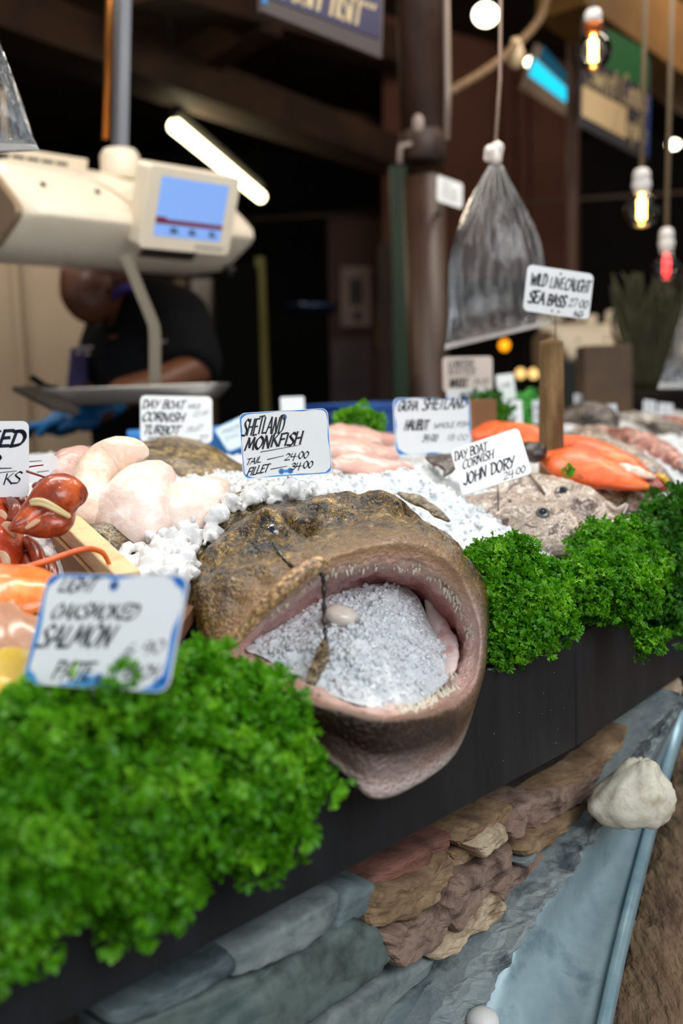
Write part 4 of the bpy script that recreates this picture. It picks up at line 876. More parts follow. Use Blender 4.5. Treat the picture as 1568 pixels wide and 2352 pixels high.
dory('furthest John Dory head, olive and shiny beside the orange salmon', [(1290, 1100, 1.45, .010, .005), (1340, 1102, 1.43, .022, .010), (1400, 1118, 1.40, .030, .014), (1450, 1138, 1.37, .030, .014), (1490, 1158, 1.35, .020, .010), (1510, 1170, 1.34, .006, .004)],
     (1408, 1106, 1.37), .006, [(1360, 1085, 1.41), (1375, 1110, 1.39), (1385, 1135, 1.375)], [(1460, 1125, 1.345), (1478, 1140, 1.335), (1495, 1150, 1.335)], M_dory2, [(1440, 1165, 1.335, .008, .005), (1475, 1170, 1.33, .010, .006), (1500, 1165, 1.33, .003, .003)])
def simple_fish(name, label, cat, rows, m, group=None, disp=(.003, 40), nrm=(0, -.5, .86), extra=None, n=22):
    """one-piece fillets and cuts: a single mesh; whole fish get a tail and an eye."""
    root = None
    if extra is None:
        o = obj(name, loft_mb(rows, nrm, 8, n, disp), m); tag(o, label, cat, group); return o
    root = thing(name, label, cat, at(*rows[len(rows) // 2][:3]), group=group)
    obj('body', loft_mb(rows, nrm, 8, n, disp), m, root, world=True)
    for kind, dat in extra:
        if kind == 'eye': eye(root, at(*dat[:3]), dat[3], (0, -.75, .65))
        else: obj(kind, loft_mb(dat[0], nrm, 6, 14, (.002, 60)), dat[1], root, world=True)
    return root
M_flesh = mat('monk_flesh', '#f2e2d8', '#f8eee7', '#ecd2c5', scale=26, rough=.4, coat=.15, sss=.3, sssr=(.012, .006, .004), bump=.7, bscale=90)
M_fleshy = mat('monk_flesh_yellow', '#f0dac2', '#f6e7da', '#ecccb6', scale=26, rough=.4, coat=.15, sss=.3, sssr=(.012, .006, .004), bump=.7, bscale=90)
M_fleshp = mat('pink_flesh', '#dcb3a8', '#ead0c6', '#cf9f94', scale=26, rough=.35, coat=.2, sss=.3, sssr=(.012, .005, .004), bump=.6, bscale=80)
M_brown = wet_skin('brown_tail_skin', ['#2a2115', '#5c4a2c', '#7c6740', '#9a8a68'], 55, 320)
simple_fish('monkfish_tail', 'plump pale skinned monkfish tail standing end up left of the sign', 'fish', [(352, 1262, .97, .008, .008), (335, 1235, .98, .030, .022), (310, 1180, 1.0, .042, .03), (325, 1130, 1.03, .036, .028), (370, 1100, 1.06, .022, .02), (400, 1092, 1.08, .004, .004)], M_flesh, 'skinned monkfish tails', disp=(.005, 28))
simple_fish('monkfish_tail', 'yellowish skinned monkfish tail curling up behind the lobster claw', 'fish', [(205, 1225, .99, .006, .006), (205, 1180, 1.0, .020, .018), (205, 1115, 1.04, .022, .02), (235, 1070, 1.07, .024, .022), (280, 1050, 1.08, .024, .022), (318, 1048, 1.08, .016, .016), (328, 1056, 1.08, .003, .003)], M_fleshy, 'skinned monkfish tails', disp=(.004, 30))
simple_fish('monkfish_tail', 'white skinned monkfish tail merging into the ice beside the brown fish skin', 'fish', [(415, 1235, .98, .006, .006), (425, 1200, 1.0, .030, .022), (450, 1160, 1.03, .036, .026), (490, 1130, 1.06, .024, .018), (520, 1118, 1.08, .004, .004)], M_flesh, 'skinned monkfish tails', disp=(.005, 28))
simple_fish('monkfish_tail', 'pink glossy skinned monkfish tail next to the small white card', 'fish', [(150, 1165, 1.06, .006, .006), (150, 1120, 1.1, .022, .018), (165, 1075, 1.13, .026, .02), (195, 1052, 1.15, .018, .014), (215, 1050, 1.16, .003, .003)], M_fleshp, 'skinned monkfish tails', disp=(.003, 30))
simple_fish('fish_tail_skin', 'mottled dark brown fish skin flap under the plump monkfish tail', 'fish', [(198, 1222, .985, .004, .004), (220, 1225, .97, .017, .010), (255, 1245, .96, .020, .012), (290, 1262, .955, .012, .008), (308, 1272, .95, .002, .002)], M_brown)
M_turb = wet_skin('turbot_skin', ['#4a3a20', '#6e5830', '#8d7443', '#a58e5c'], 35, 260, rough=.35)
simple_fish('turbot', 'flat mottled brown turbot on the ice below its own sign', 'fish', [(300, 1070, 1.30, .02, .008), (345, 1058, 1.32, .06, .016), (420, 1060, 1.34, .085, .022), (500, 1070, 1.36, .07, .018), (560, 1082, 1.38, .02, .008)], M_turb, nrm=(0, -.3, .95), extra=[('tail', ([(285, 1075, 1.29, .02, .004), (305, 1070, 1.30, .02, .005)], M_turb))])
M_skate = mat('skate_pink', '#e3b9ac', '#f0d8cf', '#d9a396', scale=14, rough=.4, coat=.15, sss=.25, sssr=(.01, .005, .004), stretch=(1, 4, 1), bump=.3, bscale=40)
for i, (lab, rows) in enumerate([
    ('pink skate wing lying right behind the monkfish sign', [(735, 1035, 1.34, .01, .006), (780, 1030, 1.36, .04, .012), (840, 1035, 1.38, .04, .012), (900, 1045, 1.40, .02, .008)]),
    ('upper pink skate wing folded under a green leaf', [(720, 1000, 1.52, .01, .006), (780, 1000, 1.54, .035, .012), (850, 1005, 1.56, .035, .012), (910, 1015, 1.58, .01, .006)]),
    ('pale pink skate wing nearest the ice beside the halibut sign', [(760, 1070, 1.24, .01, .005), (820, 1066, 1.26, .03, .010), (880, 1070, 1.28, .03, .010), (940, 1078, 1.30, .01, .005)])]):
    simple_fish('skate_wing', lab, 'fish', rows, M_skate, 'skate wings', nrm=(0, -.3, .95), disp=(.006, 30))
M_salm = mat('salmon_orange', '#ef6a30', '#f88a4c', '#e05a22', scale=14, rough=.45, coat=.08, sss=.2, sssr=(.012, .004, .002), stretch=(1, 3, 1), bump=.2, bscale=40)
for lab, rows in [
    ('deep orange salmon fillet with a dark crease, right of the wooden post', [(1255, 1055, 1.42, .02, .010), (1300, 1062, 1.40, .042, .016), (1370, 1085, 1.37, .042, .016), (1440, 1105, 1.34, .026, .010), (1490, 1118, 1.33, .006, .004)]),
    ('long orange salmon fillet curving over the top of the one with a crease', [(1270, 1018, 1.52, .02, .010), (1330, 1030, 1.49, .034, .016), (1400, 1058, 1.45, .034, .016), (1460, 1086, 1.41, .022, .012), (1500, 1105, 1.39, .005, .004)]),
    ('orange salmon fillet behind the tilted John Dory sign', [(1085, 1000, 1.62, .015, .008), (1140, 992, 1.62, .034, .014), (1200, 1000, 1.60, .034, .014), (1260, 1018, 1.58, .02, .010)])]:
    simple_fish('salmon_fillet', lab, 'fish', rows, M_salm, 'orange salmon fillets', nrm=(0, -.35, .93), disp=(.003, 30))
M_red = wet_skin('red_fish', ['#a83a34', '#cf5a50', '#e08a7a', '#b9403a'], 60, 300)
simple_fish('red_gurnard', 'red fish head with a yellow lip at the end of the salmon', 'fish', [(1390, 1085, 1.40, .012, .008), (1440, 1095, 1.38, .020, .013), (1490, 1108, 1.36, .020, .013), (1522, 1118, 1.35, .012, .009), (1536, 1122, 1.345, .003, .003)], M_red,
            extra=[('lip', ([(1505, 1090, 1.36, .003, .003), (1525, 1100, 1.345, .005, .004), (1536, 1114, 1.34, .003, .003)], mat('yellow_lip', '#d8a52c', rough=.3, coat=.4))), ('cheek', ([(1400, 1072, 1.38, .004, .003), (1440, 1078, 1.36, .012, .006), (1480, 1090, 1.345, .010, .006), (1505, 1098, 1.34, .003, .003)], mat('cheek_pale', '#d9a98c', '#efd9c6', scale=50, rough=.2, coat=.6)))])
M_darkf = wet_skin('dark_fish', ['#221a17', '#3f322c', '#5a4a42'], 60, 260)
simple_fish('fish_fin', 'dark brown fin sticking out of the ice under the halibut sign', 'fish', [(982, 1050, 1.34, .006, .003), (1000, 1054, 1.33, .014, .004), (1024, 1060, 1.315, .018, .004), (1030, 1076, 1.30, .009, .003), (1020, 1092, 1.29, .002, .001)], M_darkf)
simple_fish('crab_claw', 'dark shell claw between the tilted sign and the wooden post', 'shellfish', [(1195, 1025, 1.42, .008, .006), (1220, 1035, 1.40, .018, .014), (1240, 1045, 1.39, .015, .012), (1250, 1050, 1.385, .003, .003)], M_darkf)
simple_fish('fish_fin', 'olive sliver of fish showing through the ice right of the monkfish', 'fish', [(915, 1136, 1.15, .003, .002), (950, 1146, 1.135, .008, .003), (985, 1164, 1.12, .006, .003), (1010, 1182, 1.11, .007, .003), (1030, 1200, 1.10, .002, .001)], M_brown)
# heap of paler fish further along the counter
M_far = [wet_skin('far_fish_grey', ['#75655c', '#a39186', '#c9b8aa'], 40, 260), wet_skin('far_fish_pink', ['#9a5d52', '#c58377', '#e0b5a8'], 40, 260), wet_skin('far_fish_dark', ['#2f2724', '#4c423c', '#75685e'], 40, 260), wet_skin('far_fish_silver', ['#8b8a87', '#b6b2ad', '#ddd7cf'], 40, 260)]
far = [
 ('pale grey fish at the front of the far heap, nose towards the parsley', [(1290, 1000, 1.75, .006, .005), (1340, 1010, 1.72, .022, .016), (1420, 1045, 1.66, .028, .02), (1500, 1085, 1.60, .02, .014), (1545, 1105, 1.57, .004, .004)], 0),
 ('pink red fish lying along the top of the far heap', [(1400, 990, 1.85, .006, .005), (1450, 1005, 1.80, .022, .016), (1510, 1035, 1.74, .024, .018), (1570, 1065, 1.68, .014, .01), (1600, 1080, 1.66, .004, .003)], 1),
 ('silver grey fish beneath the pink one in the far heap', [(1340, 985, 1.95, .006, .005), (1390, 995, 1.92, .022, .014), (1460, 1030, 1.86, .024, .016), (1540, 1070, 1.78, .016, .01), (1580, 1090, 1.75, .004, .003)], 0),
 ('dark slate fish lying across the far heap', [(1480, 975, 2.05, .006, .004), (1520, 985, 2.02, .020, .014), (1570, 1005, 1.98, .022, .014), (1620, 1020, 1.95, .006, .004)], 2),
 ('silver fish at the back of the far heap under small white cards', [(1420, 955, 2.25, .006, .004), (1470, 962, 2.22, .022, .014), (1530, 980, 2.17, .022, .014), (1600, 1000, 2.1, .006, .004)], 3),
 ('second pink fish at the edge of the far heap', [(1500, 960, 2.3, .006, .004), (1540, 968, 2.27, .02, .012), (1600, 985, 2.2, .02, .012), (1640, 1000, 2.1, .006, .004)], 1),
 ('brown curved fish by the foot of the wooden post', [(1285, 965, 2.0, .01, .008), (1330, 950, 2.0, .03, .02), (1380, 960, 1.97, .034, .024), (1410, 985, 1.93, .01, .008)], 2),
]
for lab, rows, mi in far:
    r = rows[-2]; simple_fish('whole_fish', lab, 'fish', rows, M_far[mi], 'whole fish heaped along the far counter', extra=[('tail', ([(rows[0][0] - 14, rows[0][1] - 6, rows[0][2] + .02, .014, .002), (rows[0][0] + 6, rows[0][1] + 2, rows[0][2], .007, .003)], M_far[mi])), ('eye', (r[0], r[1] - 8, r[2] - .018, .004))])

# ---------------------------------------------------------------- lobster, its crate, smoked salmon and lemons at the near end
M_lob = mat('lobster_shell', '#b0451c', '#d8602a', '#8a3214', scale=30, rough=.3, coat=.4, bump=.25, bscale=220)
M_lobd = mat('lobster_dark', '#6e2412', '#a5401f', scale=40, rough=.3, coat=.4)
M_lobp = mat('lobster_patch', '#e3c7a6', '#d79a70', scale=60, rough=.4)
lt = thing('lobster', 'cooked orange red lobster in the wooden crate, claw tied with a rubber band', 'lobster', at(60, 1230, .93))
mb = MB(); 
cl = [(168, 1160, .905, .006, .008), (160, 1143, .90, .019, .018), (130, 1142, .89, .022, .019), (95, 1166, .880, .016, .014), (55, 1196, .866, .009, .008), (20, 1214, .855, .0015, .002)]
b_ = loft_mb(cl, (0, -.8, .6), 8, 24, (.0012, 60)); claw = obj('claw', b_, M_lob, lt, world=True)
b_ = loft_mb([(162, 1178, .890, .005, .006), (135, 1198, .875, .013, .011), (95, 1208, .868, .012, .010), (55, 1213, .862, .006, .006), (20, 1217, .855, .0015, .002)], (0, -.8, .6), 8, 18, (.001, 60)); obj('claw_finger', b_, M_lob, lt, world=True)
b_ = MB(); rgq = random.Random(4)
for (x, y, Y) in [(102, 1108, .905), (125, 1110, .905), (88, 1116, .905)]: b_.ell(at(x, y, Y), (.006, .005, .004))
obj('claw_knuckle', b_, M_lobd, lt, world=True)
for off in (0, 1):
    b_ = MB(); pts = spline([at(66, 1160 + 5 * off, .880), at(74, 1150 + 7 * off, .866), at(100, 1150 + 9 * off, .858), at(130, 1166 + 7 * off, .858), at(156, 1184 + 3 * off, .868), at(160, 1194, .885)], 6); b_.tube(pts, .0019, 8, flat=.5)
    obj('rubber_band', b_, mat('rubber', '#ead9a2', rough=.5), claw)
    bpy.data.objects[claw.children[-1].name].location = -lt.location
b_ = MB(); b_.ell(at(152, 1158, .8785), (.005, .0012, .0035)); o = obj('shell_patch', b_, M_lobp, lt, world=True)
b_ = MB(); b_.ell(at(75, 1204, .854), (.008, .0012, .0022), Euler((0, -.5, 0)).to_matrix()); obj('shell_patch', b_, M_lobp, lt, world=True)
car = [(-95, 1130, .96, .02, .02), (-62, 1185, .94, .034, .03), (-38, 1250, .91, .037, .034), (-15, 1310, .89, .030, .026), (0, 1350, .88, .01, .01)]
obj('carapace', loft_mb(car, (0, -.75, .65), 9, 26, (.003, 45)), mat('lobster_red', '#d2502a', '#e9763e', '#b23a1a', scale=20, rough=.3, coat=.25, bump=.4, bscale=180), lt, world=True)
for pts in ([(20, 1150, .93), (35, 1170, .91), (30, 1200, .90)], [(62, 1245, .91), (80, 1262, .89), (95, 1300, .87), (100, 1330, .86)], [(60, 1280, .90), (70, 1310, .88), (82, 1340, .865)], [(110, 1290, .90), (118, 1315, .885), (122, 1345, .87)], [(10, 1130, .95), (45, 1140, .94), (50, 1160, .93)]):
    b_ = MB(); b_.tube(spline([at(*p) for p in pts], 5), [.008] * 5 + [.0065] * 20 if False else .0065, 10); obj('leg', b_, M_lobd, lt, world=True)
for i, p in enumerate([(0, 1195, .900), (18, 1222, .893), (4, 1290, .875)]):
    b_ = MB(); b_.ell(at(*p), (.008, .0015, .010)); obj('shell_patch', b_, M_lobp, lt, world=True)
for pts, r0, c in ([[(-30, 1345, .80), (40, 1312, .815), (110, 1288, .825), (190, 1262, .84), (230, 1266, .85), (246, 1285, .855), (252, 1302, .86)], .0034, 'a'], [[(60, 1082, .90), (90, 1092, .905), (130, 1106, .915), (182, 1128, .925)], .0012, 'b'], [[(40, 1080, 1.0), (70, 1072, 1.0), (100, 1068, 1.0)], .0011, 'b']):
    q = spline([at(*p) for p in pts], 8); b_ = MB(); b_.tube(q, [r0 * (1 - .45 * i / len(q)) for i in range(len(q))], 8); obj('antenna', b_, mat('antenna_orange', '#d9531e', '#e8702c', scale=80, rough=.3, coat=.3) if c == 'a' else mat('antenna_red', '#7d1712', rough=.3, coat=.3), lt, world=True)
for (x, y, Y, r) in [(60, 1230, .90, .05), (20, 1300, .86, .06), (100, 1300, .88, .05), (130, 1200, .93, .03), (60, 1330, .84, .05), (120, 1350, .83, .05), (0, 1380, .80, .06), (60, 1430, .77, .06), (150, 1420, .78, .05), (0, 1480, .73, .06), (200, 1330, .85, .03), (100, 1520, .70, .05), (0, 1580, .66, .05), (200, 1480, .73, .05), (230, 1400, .79, .03)]: CARVE.append((at(x, y, Y) - Vector((0, 0, .035)), r, 0))
M_pine = mat('pine_wood', '#e0bd86', '#c99a5e', '#eccf9f', scale=9, rough=.55, stretch=(1.2, .5, 9), bump=.1)
ct = thing('wooden_crate', 'pale pine crate corner holding the lobster, its top rail bare', 'crate', at(200, 1260, .90))
b_ = MB(); A1, A2 = at(130, 1190, .97), at(262, 1318, .835); d_ = (A2 - A1).normalized(); sd = Vector((-d_.y, d_.x, 0)).normalized(); sd = sd if sd.x > 0 else -sd; dn = Vector((0, 0, -1))
A1 = A1 - d_ * .03
b_.prism([A1, A1 + sd * .024, A2 + sd * .024, A2], Vector((0, 0, 0)), dn * .018); obj('rail', b_, M_pine, ct, smooth_=False, world=True, bevel=.002)
b_ = MB(); b_.prism([A1 - sd * .004 + d_ * .002, A1 + sd * .012, A2 + sd * .012, A2 - sd * .004], dn * .0182, dn * .10); obj('side_board', b_, mat('crate_side', '#a98458', '#8f6c45', scale=9, rough=.6, stretch=(1, 1, 6)), ct, smooth_=False, world=True)
b_ = MB(); f0 = at(-150, 1420, .80); b_.box(at(-20, 1420, .86), (.36, .26, .012)); obj('floor_board', b_, mat('crate_floor', '#5c3a26', '#7b5236', scale=10, rough=.6), ct, smooth_=False, world=True)
M_smk = mat('smoked_salmon', '#f5923f', '#f8ad63', '#ea7a2a', scale=26, rough=.3, coat=.4, sss=.15, bump=.3, bscale=70)
M_sskin = mat('salmon_dark_skin', '#14100e', '#2a211c', scale=60, rough=.3, coat=.3)
def smoked(label, rows, rows2):
    root = thing('smoked_salmon_fillet', label, 'fish', at(*rows[2][:3]), group='sides of smoked salmon')
    obj('flesh', loft_mb(rows, (0, -.35, .93), 8, 22, (.003, 40)), M_smk, root, world=True); obj('skin', loft_mb(rows2, (0, -.35, .93), 8, 16, (.001, 40)), M_sskin, root, world=True)
smoked('bright orange side of smoked salmon below the lobster, dark skin edge showing', [(-80, 1372, .76, .02, .012), (-20, 1362, .77, .040, .014), (50, 1352, .78, .038, .014), (110, 1345, .79, .028, .010), (150, 1340, .80, .006, .004)],
       [(-80, 1405, .758, .012, .006), (-10, 1399, .762, .028, .006), (60, 1388, .772, .028, .005), (120, 1374, .785, .012, .003)])
b_ = loft_mb([(-90, 1470, .70, .02, .01), (-20, 1470, .71, .05, .014), (60, 1475, .72, .05, .014), (130, 1480, .735, .03, .01), (170, 1480, .74, .006, .004)], (0, -.4, .9), 8, 22, (.004, 40)); o = obj('smoked_salmon_slice', b_, mat('salmon_pale', '#d8a78a', '#e5c0a8', '#b98465', scale=16, rough=.3, coat=.4, sss=.2)); tag(o, 'pale pinkish slab of smoked fish under the near sign', 'fish', 'sides of smoked salmon')
M_lem = mat('lemon_flesh', '#f4d878', '#f8ecc0', '#eec23e', scale=24, rough=.35, coat=.3, sss=.3)
M_peel = mat('lemon_peel', '#f0bd1c', rough=.4)
for i, (x, y, Y, r, ax, lab) in enumerate([(20, 1570, .645, .026, (.2, -.8, .6), 'cut lemon half facing out beside the near parsley'), (88, 1590, .65, .020, (.5, -.6, .6), 'smaller cut lemon half tucked under the smoked salmon sign'), (-25, 1625, .625, .022, (.0, -.7, .7), 'cut lemon half lowest on the edge of the picture')]):
    root = thing('lemon', lab, 'lemon', at(x, y, Y), group='cut lemons'); q = Vector(ax).to_track_quat('Z', 'Y').to_matrix()
    b_ = MB(); b_.lathe([(.0003, -r * .95), (r * .5, -r * .85), (r * .85, -r * .5), (r, 0)], (0, 0, 0), 24, 0, q, cap=False); obj('peel', b_, M_peel, root)
    b_ = MB(); b_.lathe([(r, 0), (r * .9, .001), (r * .45, .0015), (.0002, .0005)], (0, 0, 0), 24, 0, q, cap=False); obj('cut_face', b_, M_lem, root)

# ---------------------------------------------------------------- bed of crushed ice, hollowed where things lie in it
def ice_bed():
    Sn = 420; Tn = 190; X = np.zeros((Tn, Sn)); Y = np.zeros((Tn, Sn)); Z = np.zeros((Tn, Sn))
    for i in range(Tn):
        tt = (i / (Tn - 1)) ** 1.25
        for j in range(Sn):
            s = -1.0 + 3.1 * (j / (Sn - 1)) ** 1.2
            t0 = .023 + max(0, s - s_bend) * .13; t = t0 + tt * (1.05 - t0)
            p = P(s, t, 0); X[i, j] = p.x; Y[i, j] = p.y; Z[i, j] = zice(p.x, p.y)
    for c, a, b_ in CARVE:
        d = np.sqrt((X - c.x) ** 2 + (Y - c.y) ** 2); Z = np.minimum(Z, np.maximum(.862, c.z - .35 * b_ + .8 * np.maximum(0, d - a * .9)))
    for i in range(Tn):
        for j in range(Sn):
            x, y = X[i, j], Y[i, j]; f = smooth(0, 8, i)
            Z[i, j] += f * (.008 * fbm(Vector((x, y, 0)), 16, 3) + .0075 * abs(fbm(Vector((x, y, 3)), 60, 3)) + .0045 * noise.noise(Vector((x, y, 1)) * 210) + .0025 * noise.noise(Vector((x, y, 9)) * 420))
    for c, a, b_ in CARVE:
        if b_ < 0: continue
        d = np.sqrt((X - c.x) ** 2 + (Y - c.y) ** 2); Z = np.minimum(Z, np.maximum(.862, c.z - .1 * b_ + 1.2 * np.maximum(0, d - a)))
    g = [[Vector((X[i, j], Y[i, j], Z[i, j])) for j in range(Sn)] for i in range(Tn)]
    b_ = MB(); b_.grid(g, closed=False); return b_, g
ib, ig = ice_bed()
o = obj('crushed_ice', ib, M_ice); tag(o, 'white bed of crushed ice heaped over the counter under the fish', 'ice', kind='stuff')
rg = random.Random(11); mb = MB(); n_l = 0
while n_l < 9000:
    i = rg.randrange(3, 150); j = rg.randrange(20, 330); p = ig[i][j]; q = ig[i][j + 1]
    s, t = st(p)
    if rg.random() > math.exp(-max(0, s - .1) * 2.0 - max(0, t - .35) * 3): continue
    p = p.lerp(q, rg.random()); lump(mb, (p.x, p.y, p.z + .0008), rg.choice([.0014, .0018, .0022, .0026, .0032, .0045]), rg); n_l += 1
o = obj('ice_chips', mb, M_ice, smooth_=False); tag(o, 'loose white chips scattered over the crushed ice bed', 'ice', kind='stuff')
# larger clear lumps at the left of the big monkfish
mb = MB()
for (x, y, Y, r) in [(330, 1285, .90, .016), (290, 1290, .91, .014), (370, 1290, .89, .016), (400, 1262, .92, .014), (350, 1250, .94, .013), (310, 1310, .88, .014), (430, 1240, .95, .014), (275, 1310, .88, .012), (400, 1310, .87, .012), (460, 1215, .97, .013),
                     (380, 1225, .96, .012), (480, 1180, .99, .012), (520, 1160, 1.0, .011), (560, 1145, 1.01, .012), (610, 1135, 1.02, .013), (660, 1130, 1.02, .013), (700, 1128, 1.02, .012), (740, 1130, 1.02, .011), (640, 1120, 1.03, .011), (690, 1118, 1.03, .011), (590, 1125, 1.03, .011),
                     (660, 1595, .74, .013), (690, 1610, .735, .011), (640, 1620, .73, .010), (255, 1285, .90, .012), (300, 1265, .93, .013), (345, 1315, .865, .014), (420, 1290, .90, .010)]:
    p = at(x, y, Y)
    for q in range(16): lump(mb, p + Vector((rg.uniform(-.017, .017), rg.uniform(-.012, .012), rg.uniform(-.010, .003))), r * rg.choice([.18, .25, .35, .5, .8]), rg)
o = remeshed('ice_lumps', mb, M_lump, None, .0016, iters=3)
tag(o, 'glassy larger ice lumps piled around the big monkfish head', 'ice', kind='stuff')

# ---------------------------------------------------------------- hanging scale
M_scale = mat('scale_plastic', '#e6d9c4', '#ddcfb9', scale=5, rough=.38, coat=.15)
M_grey = mat('grey_trim', '#5a534c', rough=.5)
def make_scale(loc, rotz, label, L=.60, big=True):
    root = thing('hanging_scale', label, 'scale', loc, rotz, group=None)
    prof = [(-.035, 0), (.10, .004), (.135, .05), (.135, .17), (.085, .205), (.0, .205), (-.055, .175), (-.135, .105), (-.152, .088), (-.155, .068), (-.140, .054), (-.070, .018)]
    # x along the counter, y inward; ends drawn in
    g = []
    for x, k in ((0, .0), (.004, .80), (.018, .93), (.05, 1.0), (L - .05, 1.0), (L - .018, .93), (L - .004, .80), (L, .0)):
        cy, cz = 0, .09; g.append([Vector((x + (.03 if 0 else 0), cy + (y - cy) * (k if k else .75), cz + (z - cz) * (k if k else .75))) for y, z in prof])
    mb = MB(); mb.grid(g); n_ = len(prof); mb.f += [tuple(range(n_ - 1, -1, -1)), tuple((len(g) - 1) * n_ + j for j in range(n_))]; mb.m += [0, 0]
    o = obj('housing', mb, M_scale, root, bevel=.006, angle=32)
    mb = MB(); ec = [Vector((0, y * .78, .09 + (z - .09) * .78)) for y, z in prof]; mb.prism(ec, Vector((-.012, 0, 0)), Vector((.02, 0, 0))); obj('end_cap', mb, mat('cap_shade_brown', '#8a725a', rough=.5), root, smooth_=False, bevel=.004)  # end turned from the light, its shade put into a darker brown
    mb = MB(); mb.box((L * .23, .075, .205 + .016), (L * .46, .012, .05), Euler((.35, 0, 0)).to_matrix()); mb.box((L * .72, .075, .205 + .012), (L * .30, .012, .045), Euler((.35, 0, 0)).to_matrix()); obj('key_strip', mb, M_scale, root, smooth_=False, bevel=.003)
    for xs in ([.06 + .058 * k for k in range(6)], [.62 + .075 * k for k in range(3)]):
        mb = MB()
        for x in xs: mb.box((L * x, .0675, .221), (L * .046, .002, .016), Euler((.35, 0, 0)).to_matrix())
        obj('key_label', mb, mat('key_black', '#2a2624', rough=.5), root, smooth_=False)
    mb = MB(); mb.lathe([(.040, .19), (.044, .20), (.044, .245), (.036, .258)], (L * .53, .0, 0), 24); obj('pole_socket', mb, M_scale, root)
    # moulding lines and screw covers on the sloping front
    for x in (.10, .31):
        mb = MB(); mb.lathe([(.0065, 0), (.0065, .002)], (L * x, -.105, .137), 12, 0, Euler((.75, 0, 0)).to_matrix())
        obj('screw_cover', mb, M_grey, root)
    mb = MB(); mb.tube([(L * .30, -.04, .183), (L * .38, -.09, .150), (L * .43, -.136, .108), (L * .435, -.157, .078), (L * .42, -.143, .052)], .0022, 6); obj('seam', mb, mat('seam_beige', '#c9b89c', rough=.5), root)
    # customer display
    dx, dw, dh = L * .592, L * .405, .172
    R = Euler((math.radians(20), 0, 0)).to_matrix(); c = Vector((dx, -.178, .106))
    poly = [R @ Vector((x, 0, z)) + c for x, z in rrect(dw, dh, .012)]
    mb = MB(); mb.prism(poly, R @ Vector((0, -.024, 0)), R @ Vector((0, .026, 0))); obj('display', mb, M_scale, root, smooth_=False, bevel=.003)
    disp = root.children[-1] if root.children[-1].name.startswith('display') else [x for x in root.children if x.name.startswith('display')][0]
    def face(x0, x1, z0, z1, off): return [R @ Vector((x, -.024 - off, z)) + c for x, z in ((x0, z0), (x1, z0), (x1, z1), (x0, z1))]
    sw, s0, s1 = dw * .37, -dh * .33, dh * .38
    mb = MB(); mb.add(face(-sw, sw, s0, s1, .0006), [(0, 1, 2, 3)]); obj('screen', mb, mat('screen_blue', '#6f93cf', emit='#7c9fdb', estr=.48, rough=.2), disp, recalc=False)
    mb = MB(); mb.add(face(-sw, sw, s0 + .026, s0 + .036, .0011), [(0, 1, 2, 3)]); mb.add(face(-sw, -sw * .7, s0 + .026, s0 + .040, .0012), [(0, 1, 2, 3)]); obj('screen_band', mb, mat('screen_red', '#5e1a24', emit='#7a1f2c', estr=.28, rough=.3), disp, recalc=False)
    for x, w_ in ((-.55, .24), (0.0, .22), (.62, .2)):
        mb = MB()
        mb.add(face(sw * x, sw * (x + w_), s0 + .008, s0 + .014, .0012), [(0, 1, 2, 3)]); mb.add(face(sw * x, sw * (x + w_ * .8), s0 + .016, s0 + .020, .0012), [(0, 1, 2, 3)])
        obj('screen_digits', mb, mat('screen_dark', '#20304f', rough=.4), disp, recalc=False)
    mb = MB()
    for k in range(10): mb.add(face(dw * (.10 + .033 * k), dw * (.124 + .033 * k), -dh * .435, -dh * .405, .0006), [(0, 1, 2, 3)])
    obj('maker_lettering', mb, mat('lettering_grey', '#4b4844', rough=.5), disp, recalc=False)
    mb = MB(); q = Euler((math.radians(-14 + 8), 0, 0)).to_matrix()
    p_ = [Vector((L * .50, -.122, .0445)), Vector((L * .74, -.122, .0445)), Vector((L * .74, -.074, .0200)), Vector((L * .50, -.074, .0200))]
    nn = (p_[1] - p_[0]).cross(p_[2] - p_[0]).normalized(); nn = nn if nn.z < 0 else -nn
    mb.prism([p + nn * .004 for p in p_], nn * .002, -nn * .003); obj('type_plate', mb, mat('plate_dark', '#3b3530', rough=.4), root, smooth_=False)
    mb = MB(); mb.box((L * .955, -.06, .004), (.022, .018, .014)); mb.tube([(L * .955, -.06, .004), (L * .955, -.06, -.014)], .004, 8); obj('hook', mb, mat('hook_black', '#161412', rough=.5), root)
    return root
sY = 2.0; s0 = at(62, 575, sY)
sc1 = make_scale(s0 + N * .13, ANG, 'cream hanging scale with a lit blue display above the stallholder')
# pole of the scale, up to the roof
pw = s0 + N * .13 + U * (.60 * .53)
top = at(258, -60, 2.3)
pt = thing('scale_pole', 'grey metal pole holding the cream scale, orange pipe down one edge', 'pole', (pw.x, pw.y, s0.z + .25))
b_ = MB(); A_ = Vector((pw.x, pw.y, s0.z + .24)); top = Vector((top.x + .02, pw.y, top.z)); b_.tube([A_, top, top + (top - A_) * 1.2], .018, 4); obj('post', b_, mat('pole_grey', '#8b8f98', rough=.3, metal=.5), pt, smooth_=False, world=True)
b_ = MB(); o_ = Vector((-.026, -.012, 0)); b_.tube([A_ + o_ + Vector((0, 0, .04)), top + o_, top + o_ + (top - A_) * 1.2], .009, 10); obj('orange_metal_pipe', b_, mat('orange_metal_pipe', '#a8662c', rough=.25, metal=.8), pt, world=True)  # separate orange metallic pipe beside the post
